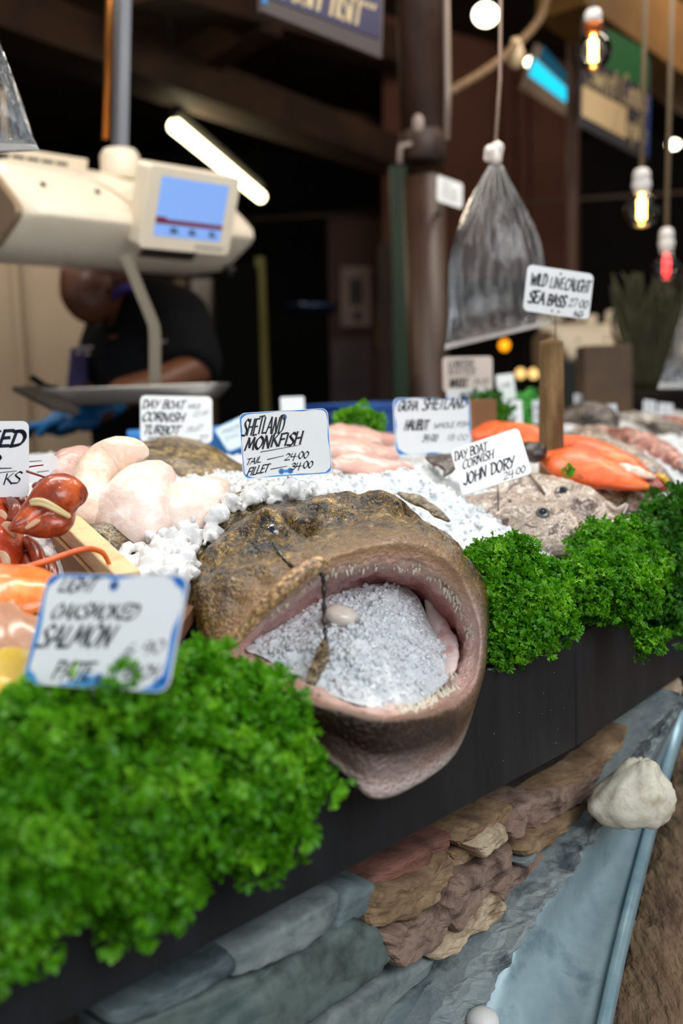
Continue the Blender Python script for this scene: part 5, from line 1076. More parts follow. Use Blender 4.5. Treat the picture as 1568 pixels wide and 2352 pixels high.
# weighing pan hung on a bent flat bar
wp = thing('weighing_pan', 'shallow steel weighing pan hanging level below the cream scale', 'scale pan', at(320, 892, 2.12))
b_ = MB(); g = []
ctr = at(318, 890, 2.14)
for r_, dz in ((.0, -.030), (.75, -.030), (.88, -.024), (.97, -.006), (1.0, .002), (1.02, .003), (1.02, .0), (.99, -.008), (.89, -.028), (.75, -.033), (.0, -.033)):
    g.append([ctr + Vector(((x * max(r_, .002)), y * max(r_, .002), dz)) for x, y in rrect(.365, .26, .05, 6)])
b_.grid(g); obj('tray', b_, mat('pan_steel', '#a9a6a0', rough=.3, metal=.7), wp, world=True)
b_ = MB(); pb = spline([at(288, 585, 2.12), at(318, 660, 2.12), at(346, 728, 2.12), at(355, 760, 2.12), at(356, 830, 2.12), at(356, 905, 2.12)], 5)
for i in range(len(pb) - 1):
    a_, c_ = pb[i], pb[i + 1]; b_.add([a_ + Vector((-.012, -.002, 0)), a_ + Vector((.012, -.002, 0)), c_ + Vector((.012, -.002, 0)), c_ + Vector((-.012, -.002, 0)), a_ + Vector((-.012, .002, 0)), a_ + Vector((.012, .002, 0)), c_ + Vector((.012, .002, 0)), c_ + Vector((-.012, .002, 0))], [(0, 1, 2, 3), (7, 6, 5, 4), (0, 3, 7, 4), (1, 5, 6, 2)])
obj('hanger_bar', b_, mat('bar_steel', '#8d8271', rough=.35, metal=.6), wp, smooth_=False, world=True)
b_ = MB(); q = [at(28, 893, 2.0), at(130, 888, 2.06), at(182, 948, 1.98), at(120, 940, 1.94)]; b_.prism(q, Vector((0, 0, .004)), Vector((0, 0, -.004)))
o = obj('steel_flap', b_, mat('flap_dark', '#3a332d', rough=.35, metal=.4), smooth_=False); o.name = 'scoop'; tag(o, 'dark metal scoop tilted at the near end of the weighing pan', 'scoop')
b_ = MB(); b_.tube([at(75, 868, 2.1), at(100, 885, 2.07), at(120, 893, 2.04)], .007, 8); o = obj('knife_handle', b_, M_black); o.name = 'knife'; tag(o, 'black knife handle sticking up over the dark metal scoop', 'knife')
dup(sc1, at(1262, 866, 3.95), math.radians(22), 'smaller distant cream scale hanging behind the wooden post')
b_ = MB(); b_.tube([at(1314, 300, 4.05), at(1310, 300, 4.05) + Vector((0, 0, 1)), at(1314, 300, 4.05)] if False else [at(1308, 740, 4.05), at(1318, -100, 4.05)], .024, 10)
o = obj('scale_pole', b_, mat('brown_pole', '#6a5044', rough=.45)); tag(o, 'brown pole holding the distant cream scale', 'pole')

# ---------------------------------------------------------------- the stallholder
per = thing('person', 'person in a black top and blue gloves bending over behind the scale', 'person', (at(330, 900, 2.75).x, 2.75, 0))
def ap(x, y, Y): return at(x, y, Y)
b_ = MB()
hd = ap(205, 640, 2.62)
b_.ell(hd + Vector((.03, .02, .05)), (.092, .078, .105), Euler((0, -.45, 0)).to_matrix(), 24, 16)     # skull
b_.ell(hd + Vector((-.005, -.01, -.035)), (.070, .062, .085), Euler((0, -.35, 0)).to_matrix(), 20, 14)  # face
b_.ell(ap(158, 668, 2.60), (.020, .014, .018)); b_.ell(ap(150, 652, 2.60), (.014, .012, .024), Euler((0, .5, 0)).to_matrix())   # nose
b_.ell(ap(176, 700, 2.60), (.020, .022, .012)); b_.ell(ap(182, 713, 2.60), (.018, .022, .010)); b_.ell(ap(200, 725, 2.61), (.030, .030, .024))  # lips, chin
b_.ell(ap(150, 622, 2.60), (.016, .036, .014)); b_.ell(ap(255, 655, 2.56), (.012, .012, .026))   # brow, ear
nk = [ap(245, 680, 2.66), ap(290, 730, 2.72), ap(320, 790, 2.75)]
b_.tube(nk, [.055, .062, .09], 16)
trunk = [ap(325, 770, 2.76), ap(335, 860, 2.76), Vector((ap(340, 900, 2.78).x, 2.80, .85)), Vector((ap(345, 900, 2.8).x, 2.84, .60))]
b_.tube(trunk, [.13, .15, .14, .13], 20)
for sx in (-.07, .07):
    b_.tube([Vector((trunk[3].x + sx, 2.84, .62)), Vector((trunk[3].x + sx, 2.80, .34)), Vector((trunk[3].x + sx, 2.86, .06))], [.085, .06, .045], 14); b_.ell(Vector((trunk[3].x + sx, 2.80, .04)), (.045, .11, .04))
arms = [[ap(405, 735, 2.66), ap(440, 855, 2.58), ap(360, 888, 2.46), ap(285, 902, 2.36), ap(205, 962, 2.22)], [ap(258, 770, 2.86), ap(215, 870, 2.86), ap(190, 935, 2.6), ap(160, 962, 2.4), ap(140, 972, 2.28)]]
for a_ in arms: b_.tube(a_, [.068, .055, .046, .038, .028], 14)
b_.ell(arms[0][1], .053); b_.ell(arms[0][0], .072); b_.ell(arms[1][1], .053)
body = remeshed('body', b_, mat('brown_skin', '#5a3420', '#6b4028', scale=8, rough=.45, coat=.15), per, .012)
# cap
b_ = MB(); b_.ell(hd + Vector((.035, .022, .085)), (.098, .085, .085), Euler((0, -.45, 0)).to_matrix(), 24, 14); obj('cap', b_, mat('cap_black', '#0d0b0c', rough=.8), per, world=True)
# black top with sleeves, purple apron bib edge and collar
b_ = MB(); b_.tube([ap(300, 742, 2.74), ap(322, 785, 2.75), ap(335, 860, 2.76), Vector((trunk[2].x, 2.80, .85)), Vector((trunk[3].x, 2.84, .58))], [.09, .155, .168, .155, .15], 24)
b_.ell(ap(395, 740, 2.69), (.105, .12, .10)); b_.ell(ap(262, 830, 2.74), (.10, .10, .11)); b_.ell(ap(345, 720, 2.74), (.125, .13, .10)); b_.ell(ap(415, 790, 2.63), (.085, .09, .09)); b_.tube([ap(395, 735, 2.68), ap(436, 840, 2.60), ap(432, 862, 2.57)], [.10, .088, .080], 18)
b_.tube([ap(262, 760, 2.86), ap(218, 862, 2.86)], [.082, .07], 18); b_.tube([ap(325, 735, 2.76), ap(400, 728, 2.72)], [.10, .085], 16)
remeshed('shirt', b_, mat('black_cloth', '#08080b', '#0d0d11', scale=40, rough=.9, spec=.2), per, .012)
b_ = MB(); b_.tube([ap(232, 700, 2.63), ap(262, 672, 2.60), ap(285, 655, 2.62), ap(300, 665, 2.66)], .016, 10); obj('apron_strap', b_, mat('purple_cloth', '#2f2670', '#3a3080', scale=20, rough=.8), per, world=True)
b_ = MB(); b_.prism([ap(162, 800, 2.70), ap(196, 796, 2.62), ap(200, 905, 2.60), ap(152, 905, 2.66)], Vector((0, 0, 0)), Vector((0, .012, 0))); obj('apron', b_, mat('apron_purple', '#241d4a', rough=.8), per, smooth_=False, world=True)
for k, (x, y) in enumerate([(182, 797), (194, 799), (207, 798), (180, 810), (200, 812), (370, 785), (384, 784), (398, 786), (410, 788)]):
    b_ = MB(); b_.box(ap(x, y, 2.575 if x < 300 else 2.545), (.012, .002, .008)); obj('shirt_print', b_, mat('print_grey', '#8c8078', rough=.7), per, smooth_=False, world=True)
# gloved hands: palm, four bent fingers and a thumb grown together
for hnd, (c, dr) in enumerate(((ap(185, 966, 2.20), -1), (ap(135, 975, 2.26), -1))):
    b_ = MB(); b_.ell(c, (.042, .030, .016), Euler((0, .15, 0)).to_matrix(), 16, 10)
    b_.tube([arms[hnd][3].lerp(arms[hnd][4], .3), c], [.036, .030], 12)
    for k in range(4):
        y = -.024 + .016 * k; L_ = [.060, .070, .066, .052][k]; p0 = c + Vector((-.03, y, .002)); b_.tube([p0, p0 + Vector((-L_ * .5, 0, -.004)), p0 + Vector((-L_ * .8, 0, -.018)), p0 + Vector((-L_ * .95, 0, -.034))], [.010, .009, .0085, .006], 8)
    b_.tube([c + Vector((.008, -.026, 0)), c + Vector((-.016, -.046, -.006)), c + Vector((-.036, -.050, -.016))], [.012, .010, .007], 8)
    remeshed('glove', b_, mat('blue_glove', '#2277b8', rough=.4), per, .005)

# ---------------------------------------------------------------- clear bags of water on strings
def film_mat():
    """thin clear polythene over water: mostly see-through, glossy folds, a little milky."""
    if 'film' in MATS: return MATS['film']
    m = bpy.data.materials.new('water_film'); m.use_nodes = True; nt = m.node_tree; nt.nodes.remove(nt.nodes['Principled BSDF']); A = nt.nodes.new; L = nt.links.new
    tc = A('ShaderNodeTexCoord'); mp = A('ShaderNodeMapping'); mp.inputs['Scale'].default_value = (1, 1, .18); L(tc.outputs['Object'], mp.inputs[0])
    nz = A('ShaderNodeTexNoise'); nz.inputs['Scale'].default_value = 90; nz.inputs['Detail'].default_value = 5; L(mp.outputs[0], nz.inputs['Vector'])
    bp = A('ShaderNodeBump'); bp.inputs['Strength'].default_value = .55; bp.inputs['Distance'].default_value = .006; L(nz.outputs['Fac'], bp.inputs['Height'])
    rf = A('ShaderNodeBsdfTransparent'); rf.inputs['Color'].default_value = (.93, .93, .93, 1)
    gl = A('ShaderNodeBsdfGlossy'); gl.inputs['Roughness'].default_value = .07; L(bp.outputs[0], gl.inputs['Normal'])
    df = A('ShaderNodeBsdfDiffuse'); df.inputs['Color'].default_value = (.8, .78, .76, 1); L(bp.outputs[0], df.inputs['Normal'])
    rp = A('ShaderNodeMapRange'); rp.inputs['From Min'].default_value = .48; rp.inputs['From Max'].default_value = .68; rp.inputs['To Min'].default_value = .03; rp.inputs['To Max'].default_value = .17; L(nz.outputs['Fac'], rp.inputs['Value'])
    fr = A('ShaderNodeFresnel'); fr.inputs[0].default_value = 1.45; L(bp.outputs[0], fr.inputs['Normal'])
    m1 = A('ShaderNodeMixShader'); L(rp.outputs[0], m1.inputs[0]); L(rf.outputs[0], m1.inputs[1]); L(df.outputs[0], m1.inputs[2])
    m2 = A('ShaderNodeMixShader'); L(fr.outputs[0], m2.inputs[0]); L(m1.outputs[0], m2.inputs[1]); L(gl.outputs[0], m2.inputs[2])
    L(m2.outputs[0], nt.nodes['Material Output'].inputs['Surface']); MATS['film'] = m; return m
M_film = mat('bag_film', '#d9d6d0', rough=.15, trans=.75, ior=1.2, bump=.3, bscale=80)
M_str = mat('pale_string', '#8d7568', '#a38b7b', scale=200, rough=.8)
def water_bag(label, rows, knot, string, n=72, pleats=22, seed=1, thick=.55):
    """rows: (left px, right px, y px at left, y px at right, depth); a pleated pouch closed by a knot."""
    root = thing('water_bag', label, 'bag', at(*knot), group='clear water bags hung over the counter')
    R_ = []
    K_ = len(rows)
    for i, (xl, xr, yl, yr, Y, fl) in enumerate(rows):
        a_, c_ = at(xl, yl, Y), at(xr, yr, Y); m_ = (a_ + c_) / 2; h = (c_ - a_) / 2; k = i / (K_ - 1); row = []
        pl = .10 * (1 - smooth(.0, .6, k))
        for j in range(n):
            q = 2 * PI * j / n; w = 1 + pl * math.sin(pleats * q + .6 * noise.noise(Vector((j * .3, seed, 0)))) + .03 * noise.noise(Vector((math.cos(q) * 2, math.sin(q) * 2, i * .5 + seed)))
            row.append(m_ + h * math.cos(q) * w + Vector((0, h.length * fl * thick * math.sin(q) * w, 0)))
        R_.append(row)
    cols = [spline([r[j] for r in R_], 6) for j in range(n)]; g = [[cols[j][i] for j in range(n)] for i in range(len(cols[0]))]
    b_ = MB(); b_.grid(g); k = len(g); b_.f += [tuple(range(n - 1, -1, -1)), tuple((k - 1) * n + j for j in range(n))]; b_.m += [0, 0]
    obj('pouch', b_, film_mat(), root, world=True)
    for j in range(0, n, 4):   # gathered pleats running down from the neck, pale film added for whitish sheen
        L_ = len(g) * (.30 + .28 * abs(noise.noise(Vector((j * .7, seed, 2))))) ; pb = MB(); pp = [g[i][j] for i in range(0, int(L_), 2)]
        pb.tube(pp, [.0016 * (1 - .8 * i / len(pp)) for i in range(len(pp))], 5); obj('pleat_sheen', pb, mat('pleat_sheen_film', '#cfcac4', rough=.12, coat=.6, alpha=.55), root, world=True)
    pb = MB(); half = [g[-1][j] for j in range(n // 2, n)]; up = [g[-4][j] for j in range(n // 2, n)]; pb.grid([[p - Vector((0, .0015, 0)) for p in half], [p.lerp(q, .5) - Vector((0, .003, 0)) for p, q in zip(half, up)], [p - Vector((0, .0012, 0)) for p in up]], closed=False)
    obj('seam_highlight', pb, mat('seam_highlight_film', '#e8e6e2', rough=.15, coat=.8, alpha=.5), root, world=True)  # seam strip in pale film, added as the bright bottom highlight
    kc = at(*knot); b_ = MB()
    for (dx, dy, dz, r) in ((0, 0, .0, .014), (-.008, -.004, .006, .011), (.006, -.004, .010, .010), (-.012, 0, -.004, .008), (.002, -.006, -.008, .010), (.004, .004, .016, .009)): b_.ell(kc + Vector((dx, dy, dz)), r, None, 12, 8)
    remeshed('knot', b_, mat('knot_film', '#cdbfb4', '#e6ddd6', scale=120, rough=.25, coat=.6, bump=.4, bscale=200), root, .003, iters=1)
    b_ = MB(); g2 = g[0]; b_.grid([[kc + (p - kc) * s for p in g2] for s in (.5, .75, 1.0)]); obj('neck', b_, M_film, root, world=True)
    if string:
        b_ = MB(); b_.tube([kc, at(*string[0]), at(*string[1])], .0028, 6); obj('string', b_, M_str, root, world=True)
    return root
water_bag('large clear water bag hanging in front of the brown column', [(1128, 1152, 376, 380, 1.72, 1), (1100, 1175, 425, 425, 1.72, 1), (1072, 1205, 480, 480, 1.72, 1), (1046, 1232, 540, 535, 1.72, 1), (1032, 1248, 600, 590, 1.72, 1), (1028, 1255, 660, 645, 1.72, .95), (1028, 1258, 720, 690, 1.72, .85), (1024, 1262, 770, 722, 1.72, .55), (1020, 1266, 804, 745, 1.72, .12)],
          (1136, 356, 1.72), [(1148, 180, 1.72), (1152, -300, 1.72)], seed=2)
water_bag('clear water bag in the top left corner beside the scale', [(-70, -58, -60, -60, 1.30, 1), (-110, -18, 60, 60, 1.30, 1), (-150, 20, 160, 160, 1.30, 1), (-170, 48, 230, 230, 1.30, 1), (-175, 66, 280, 280, 1.30, .9), (-178, 80, 320, 318, 1.30, .6), (-180, 92, 352, 346, 1.30, .15)], (-64, -80, 1.30), [(-64, -200, 1.30), (-64, -400, 1.30)], seed=5)
water_bag('clear water bag half cut off at the right edge beyond the far heap', [(1618, 1630, 560, 560, 2.1, 1), (1590, 1660, 650, 650, 2.1, 1), (1560, 1690, 740, 740, 2.1, 1), (1535, 1715, 820, 820, 2.1, 1), (1520, 1730, 860, 860, 2.1, .8), (1508, 1735, 893, 893, 2.1, .3)], (1624, 545, 2.1), [(1624, 300, 2.1), (1624, -200, 2.1)], seed=8)

# ---------------------------------------------------------------- wooden post with its sign
b_ = MB(); tp, bt_ = at(1266, 775, 1.46), at(1266, 1110, 1.46); g = []
for i in range(40):
    k = i / 39; c = bt_.lerp(tp, k); r = .0182 * (1 - .04 * k) * (math.sqrt(max(0, 1 - ((k - .965) / .035) ** 2)) if k > .965 else 1)
    g.append([c + Vector((math.cos(q), math.sin(q), 0)) * max(r, .0005) * (1 + .05 * noise.noise(Vector((math.cos(q) * 2, math.sin(q) * 2, k * 5)))) for q in [2 * PI * j / 28 for j in range(28)]])
b_.grid(g); o = obj('wooden_post', b_, mat('driftwood', '#7a5f3c', '#9a7c52', '#644a2c', scale=14, rough=.85, stretch=(2, 2, .35), bump=.5, bscale=60)); tag(o, 'upright rounded driftwood post standing in the ice with a price sign on top', 'post')
sign('white sign for line caught sea bass fixed on top of the wooden post', (1212, 607, 1.44), (1363, 630, 1.46), (1199, 713, 1.435),
     [('WILD', .06, .42, .24, .26, .1, .2), ('LINE', .35, .42, .22, .24, .1, .16), ('CAUGHT', .58, .42, .38, .26, .1, .18), ('SEA', .06, .80, .24, .26, .1, .26), ('BASS', .34, .80, .28, .24, .1, .26), ('27.00', .66, .76, .30, .17, .1, .2), ('KG', .76, .96, .14, .12, .1, .3)], spike=.035, eyelets=True, seed=31)
# cards further along the counter
sign('pinkish card with three rows of writing below the big water bag', (1016, 820, 1.95), (1130, 818, 1.98), (1018, 900, 1.95), [('LOBSTER', .1, .30, .5, .2, .2, .2), ('NATIVE', .1, .52, .55, .18, .2, .2), ('WHOLE', .12, .88, .36, .26, .2, .24), ('34.00', .60, .80, .32, .16, .2, .14)], spike=.05, eyelets=False, card=M_cardp, seed=12)
sign('white card just under the pinkish one, mostly hidden', (1025, 893, 1.9), (1120, 890, 1.92), (1032, 940, 1.9), [('MUSSELS', .3, .5, .5, .3, .2, .2)], spike=.04, eyelets=False, seed=13)
sign('upper small white card right of the pinkish card, under two round lamps', (1138, 862, 2.2), (1178, 857, 2.22), (1150, 920, 2.2), [('CLAMS', .15, .5, .6, .14, .2, .2)], spike=.05, eyelets=False, seed=15)
sign('lower small white card right of the pinkish card, next to green leaves', (1140, 922, 1.95), (1197, 918, 1.97), (1152, 980, 1.95), [('SQUID', .2, .4, .5, .18, .2, .2), ('14.00', .25, .75, .5, .18, .2, .2)], spike=.04, eyelets=False, seed=16)
far_cards = [((1222, 920), (1245, 918), (1225, 975), 2.1, 'narrow white card touching the wooden post at its near side'), ((1376, 930), (1415, 927), (1390, 990), 2.0, 'white card with dark writing standing in the far heap of fish'), ((1288, 985), (1316, 990), (1296, 1022), 1.8, 'white card lying low between the post and the orange salmon'),
             ((1478, 918), (1506, 922), (1484, 960), 2.6, 'white card at the back of the far heap, first from the dark plant'), ((1512, 925), (1545, 928), (1516, 965), 2.7, 'bluish white card at the back of the far heap by the cut off bag'), ((1318, 905), (1336, 905), (1322, 940), 2.7, 'tiny far white card below the distant scale'), ((1358, 908), (1378, 908), (1362, 940), 2.7, 'second tiny far white card below the distant scale')]
for i, (a_, c_, d_, Y, lab) in enumerate(far_cards):
    sign(lab, (*a_, Y), (*c_, Y + .02), (*d_, Y), [('FISH', .15, .4, .6, .16, .2, .2), ('9.00', .2, .75, .5, .16, .2, .2)], spike=.05, eyelets=False, seed=40 + i, card=mat('far_card', '#d2d6dc', rough=.5))
sign('small white notice fixed high on the brown column', (1004, 402, 2.62), (1062, 422, 2.70), (1006, 462, 2.62), [('NO', .2, .3, .3, .14, 0, .2), ('ENTRY', .2, .55, .6, .14, 0, .2), ('STAFF', .2, .8, .6, .14, 0, .2)], 'notice', spike=0, eyelets=False, seed=50, name='notice')
b_ = MB(); b_.tube([at(1012, 440, 2.68), at(1012, 490, 2.68), at(1000, 492, 2.80)], .006, 6); o = obj('bracket', b_, M_steel); o.name = 'notice_bracket'; tag(o, 'thin metal bracket under the small white notice on the column', 'bracket')
# blue trays and green bags at the back of the counter
M_blt = mat('blue_tray', '#1d4d96', rough=.4); M_blt2 = mat('blue_tray_light', '#2f7fc4', rough=.4)
def crate(label, c, sx, sy, sz, m, rz=0):
    root = thing('plastic_crate', label, 'crate', c, rz, group=None); b_ = MB(); t = .008
    for s in (-1, 1):
        b_.box((0, s * (sy / 2 - t / 2), sz / 2), (sx, t, sz)); b_.box((s * (sx / 2 - t / 2), 0, sz / 2), (t, sy - 2 * t, sz))
    b_.box((0, 0, t / 2), (sx - 2 * t, sy - 2 * t, t)); obj('walls', b_, m, root, smooth_=False)
    b_ = MB()
    for s in (-1, 1): b_.box((0, s * (sy / 2), sz), (sx + .016, .022, .012)); b_.box((s * (sx / 2), 0, sz), (.022, sy, .012))
    obj('rim', b_, m, root, smooth_=False, bevel=.002)
crate('dark blue plastic crate behind the halibut sign', at(862, 990, 2.15), .22, .2, .055, M_blt, .7)
crate('blue plastic crate right behind the monkfish sign', at(745, 985, 2.1), .16, .2, .03, mat('navy_tray', '#1b2f66', rough=.4), .7)
crate('brighter blue plastic crate under the turbot sign', at(460, 1058, 1.72), .22, .12, .05, M_blt2, .2)
crate('navy plastic crate beside the small white cards at the back', at(1125, 950, 2.35), .10, .16, .035, M_blt, .7)
b_ = MB(); b_.box((0, 0, 0), (.05, .05, .07)); 
o = obj('cardboard_box', b_, mat('cardboard', '#8a6242', rough=.8), smooth_=False, bevel=.002); o.location = at(1094, 965, 1.72); o.rotation_euler = (0, 0, .5); tag(o, 'small brown cardboard box behind the edge of the halibut sign', 'box')
def leafy(name, label, lobes, m, seed, cat):
    rg = random.Random(seed); vs = []; fs = []; base = 0
    for x, y, r, Y in lobes:
        c = at(x, y, Y); rr = px2m(r, Y)
        for i in range(60):
            z = rg.uniform(-1, 1); q = rg.uniform(0, 6.28); d = Vector((math.sqrt(1 - z * z) * math.cos(q), math.sqrt(1 - z * z) * math.sin(q), z)); Vn, F = rg.choice(FR_NP)
            M3 = np.array(d.to_track_quat('Z', 'Y').to_matrix()); X = (Vn * 1.3) @ M3.T + np.array(tuple(c + d * rr * .6)); vs.append(X); fs.extend([tuple(a + base for a in f) for f in F]); base += len(X)
    b_ = MB(); b_.v = [tuple(x) for x in np.concatenate(vs)]; b_.f = fs; b_.m = [0] * len(fs)
    o = obj(name, b_, m, recalc=False); tag(o, label, cat)
leafy('parsley_bunch', 'small green herb bunch between the halibut sign and the white cards', [(1118, 955, 22, 1.9), (1110, 970, 16, 1.88)], M_pars[1], 61, 'parsley')
leafy('lettuce', 'bright green leaves standing behind the driftwood post', [(1210, 955, 14, 2.2), (1216, 970, 14, 2.15), (1206, 940, 8, 2.25)], mat('lettuce_green', '#3f9a3a', '#62b656', scale=20, rough=.5), 62, 'lettuce')
leafy('herb_sprig', 'little green sprig lying on the upper pink skate wing', [(826, 985, 12, 1.6)], M_pars[0], 63, 'parsley')

# ---------------------------------------------------------------- lamps
M_tube = mat('tube_light', '#fff4d0', emit='#fff0c0', estr=9)
tl = thing('tube_light', 'bright white fluorescent tube slanting across the dark ceiling', 'lamp', at(498, 370, 5.0))
b_ = MB(); A_, B_ = at(402, 290, 4.3), at(598, 452, 5.9); b_.tube([A_, B_], .030, 14); obj('tube', b_, M_tube, tl, world=True)
b_ = MB(); up_ = Vector((0, 0, .06)); b_.tube([A_ + up_, B_ + up_], .03, 4); 
for p in (A_, B_): b_.tube([p, p + Vector((0, 0, .5))], .006, 6)
obj('fitting', b_, mat('fitting_dark', '#15120f', rough=.7), tl, smooth_=False, world=True)
def glass_mat():
    m = bpy.data.materials.new('bulb_glass'); m.use_nodes = True; nt = m.node_tree; nt.nodes.remove(nt.nodes['Principled BSDF'])
    out = nt.nodes['Material Output']; tr = nt.nodes.new('ShaderNodeBsdfTransparent'); gl = nt.nodes.new('ShaderNodeBsdfGlossy'); gl.inputs['Roughness'].default_value = .03; fr = nt.nodes.new('ShaderNodeFresnel'); fr.inputs[0].default_value = 1.5; mx = nt.nodes.new('ShaderNodeMixShader')
    nt.links.new(fr.outputs[0], mx.inputs[0]); nt.links.new(tr.outputs[0], mx.inputs[1]); nt.links.new(gl.outputs[0], mx.inputs[2]); nt.links.new(mx.outputs[0], out.inputs['Surface']); return m
M_glass = glass_mat()
M_fil = mat('filament_warm', '#ffd080', emit='#ffc860', estr=14); M_filr = mat('filament_red', '#ff3030', emit='#ff2a2a', estr=4.5)
M_sock = mat('white_socket', '#d9d4d0', rough=.35); M_cop = mat('copper_collar', '#b0602c', rough=.3, metal=.7)
M_cord = mat('lamp_cord', '#6b5a45', rough=.7)
def bulb(label, x, ytop, ybot, Y, rpx, cordx, m, copper=False):
    t = thing('pendant_bulb', label, 'lamp', at(x, (ytop + ybot) / 2, Y), group='bare pendant bulbs over the far counter')
    r = px2m(rpx, Y); c = at(x, ybot - rpx, Y); s0_ = at(x, ytop, Y)
    b_ = MB(); hgt = s0_.z - c.z; b_.lathe([(.004, hgt), (r * .36, hgt - .004), (r * .48, hgt * .86), (r * .48, hgt * .62)] , (c.x, c.y, c.z), 20); obj('socket', b_, M_sock, t, world=True)
    b_ = MB(); b_.lathe([(r * .50, hgt * .66), (r * .54, hgt * .60), (r * .42, r * .92), (r * .36, r * .88)], (c.x, c.y, c.z), 20); obj('collar', b_, M_cop if copper else M_sock, t, world=True)
    b_ = MB(); b_.lathe([(r * .38, r * .93)] + [(r * math.sin(PI * k / 16), r * math.cos(PI * k / 16)) for k in range(2, 16)] + [(.0005, -r)], (c.x, c.y, c.z), 28, cap=False); obj('glass', b_, M_glass, t, world=True)
    b_ = MB(); b_.tube([c + Vector((0, 0, r * .55)), c + Vector((0, 0, -r * .5))], r * .24, 10); b_.tube([c + Vector((0, 0, r * .9)), c + Vector((0, 0, r * .5))], r * .12, 8); obj('filament', b_, m, t, world=True)
    b_ = MB(); b_.tube([s0_, at(cordx, -120, Y)], .0062, 6); obj('cord', b_, M_cord, t, world=True)
bulb('highest glowing pendant bulb with a copper collar, top right', 1362, 18, 158, 2.2, 40, 1358, M_fil, True)
bulb('middle glowing pendant bulb below the painted sign', 1473, 385, 522, 2.4, 40, 1484, M_fil)
bulb('red glowing pendant bulb, lowest of the three at the right edge', 1530, 522, 645, 2.6, 33, 1546, M_filr)
M_disc = mat('spot_white', '#ffffff', emit='#fff2d8', estr=8); M_warm = mat('spot_warm', '#ffd890', emit='#ffcf80', estr=1.6); M_orn = mat('spot_orange', '#ffb030', emit='#ff9e18', estr=2.0)
def spot(label, x, y, Y, rx, rz, m):
    t = thing('spot_lamp', label, 'lamp', at(x, y, Y), group=None)
    b_ = MB(); b_.ell((0, 0, 0), (px2m(rx, Y), .03, px2m(rz, Y)), None, 20, 12); obj('bulb', b_, m, t)
    b_ = MB(); a_ = px2m(rx, Y) * 1.05; b_.lathe([(a_ * .9, px2m(rz, Y) * .5), (a_ * .8, px2m(rz, Y) * 1.1), (a_ * .3, px2m(rz, Y) * 1.9), (.004, px2m(rz, Y) * 2)], (0, .05, 0), 20); b_.tube([(0, .05, px2m(rz, Y) * 2), (0, .05, 3.11 - t.location.z)], .006, 6); obj('shade', b_, M_black, t)
spot('large square white floodlight near the top of the hall', 1115, 34, 4.2, 27, 24, M_disc)
spot('small oval white lamp beside the turquoise sign', 1222, 143, 4.6, 16, 11, M_disc)
spot('small oval white lamp at the right edge above the red bulb', 1546, 332, 4.6, 15, 10, M_disc)
spot('single orange lamp seen under the big water bag', 1158, 793, 6.0, 11, 12, M_orn)
spot('round warm lamp near the post, first of a pair', 1195, 858, 6.0, 10, 11, M_warm)
spot('round warm lamp near the post, second of a pair and nearer the post', 1225, 858, 6.0, 10, 11, M_warm)
# festoon rope from the column
b_ = MB(); b_.tube(spline([at(1260, -30, 3.2), at(1240, 40, 3.2), at(1190, 100, 3.1), at(1120, 158, 3.0), at(1028, 214, 2.88)], 10), .013, 8); o = obj('festoon_rope', b_, mat('rope_tan', '#7a5f40', '#5a4630', scale=60, rough=.8)); o.name = 'festoon_cable'; tag(o, 'tan festoon cable swooping from the column up to the ceiling', 'cable')
b_ = MB(); b_.lathe([(.012, .03), (.016, .02), (.028, -.02), (.020, -.05), (.0005, -.06)], at(1184, 112, 3.1), 16); o = obj('festoon_bulb', b_, mat('bulb_cream', '#b9a27c', rough=.3, coat=.5)); tag(o, 'unlit cream bulb hanging from the bend of the festoon cable', 'lamp')
b_ = MB(); b_.tube([at(560, 505, 6.5), at(900, 485, 6.5)], .016, 6); o = obj('conduit_pipe', b_, mat('pipe_dim', '#4a4038', rough=.6)); tag(o, 'thin pale pipe running across the dark back of the stall', 'pipe')
b_ = MB(); b_.tube([at(1210, 465, 5.5), at(1600, 440, 5.5)], .010, 6); o = obj('hanging_wire', b_, mat('wire_dim', '#5c4a3e', rough=.6)); tag(o, 'thin wire stretched behind the pendant bulbs', 'wire')

# ---------------------------------------------------------------- hanging banners and lit signs
def banner(name, label, TL, TR, BR, BL, m, cat='sign', lines=(), group=None):
    root = thing(name, label, cat, at(*BL)); b_ = MB(); q = [at(*p) for p in (TL, TR, BR, BL)]; nn = (q[1] - q[0]).cross(q[3] - q[0]).normalized(); q[2] = EYE + (q[2] - EYE) * ((q[0] - EYE).dot(nn) / (q[2] - EYE).dot(nn))
    nn = nn if nn.y < 0 else -nn
    b_.prism(q, nn * .006, -nn * .006); obj('panel', b_, m, root, smooth_=False, world=True)
    def pt(u, v): return q[0].lerp(q[1], u).lerp(q[3].lerp(q[2], u), v)
    for kind, arg, mm in lines:
        b_ = MB()
        if kind == 'text':
            for s, x, y, w, h, sl_, wt in arg:
                t_ = MB(); letters(t_, s, x, -y, w, h, sl_, wt, thin=.5); b_.add([pt(v[0], -v[2]) + nn * .009 for v in t_.v], t_.f)
            obj('lettering', b_, mm, root, smooth_=False, world=True, recalc=False)
        else:
            for (u0, v0, u1, v1) in arg: b_.prism([pt(u0, v0), pt(u1, v0), pt(u1, v1), pt(u0, v1)], nn * .008, nn * .002)
            obj(kind, b_, mm, root, smooth_=False, world=True)
    return root
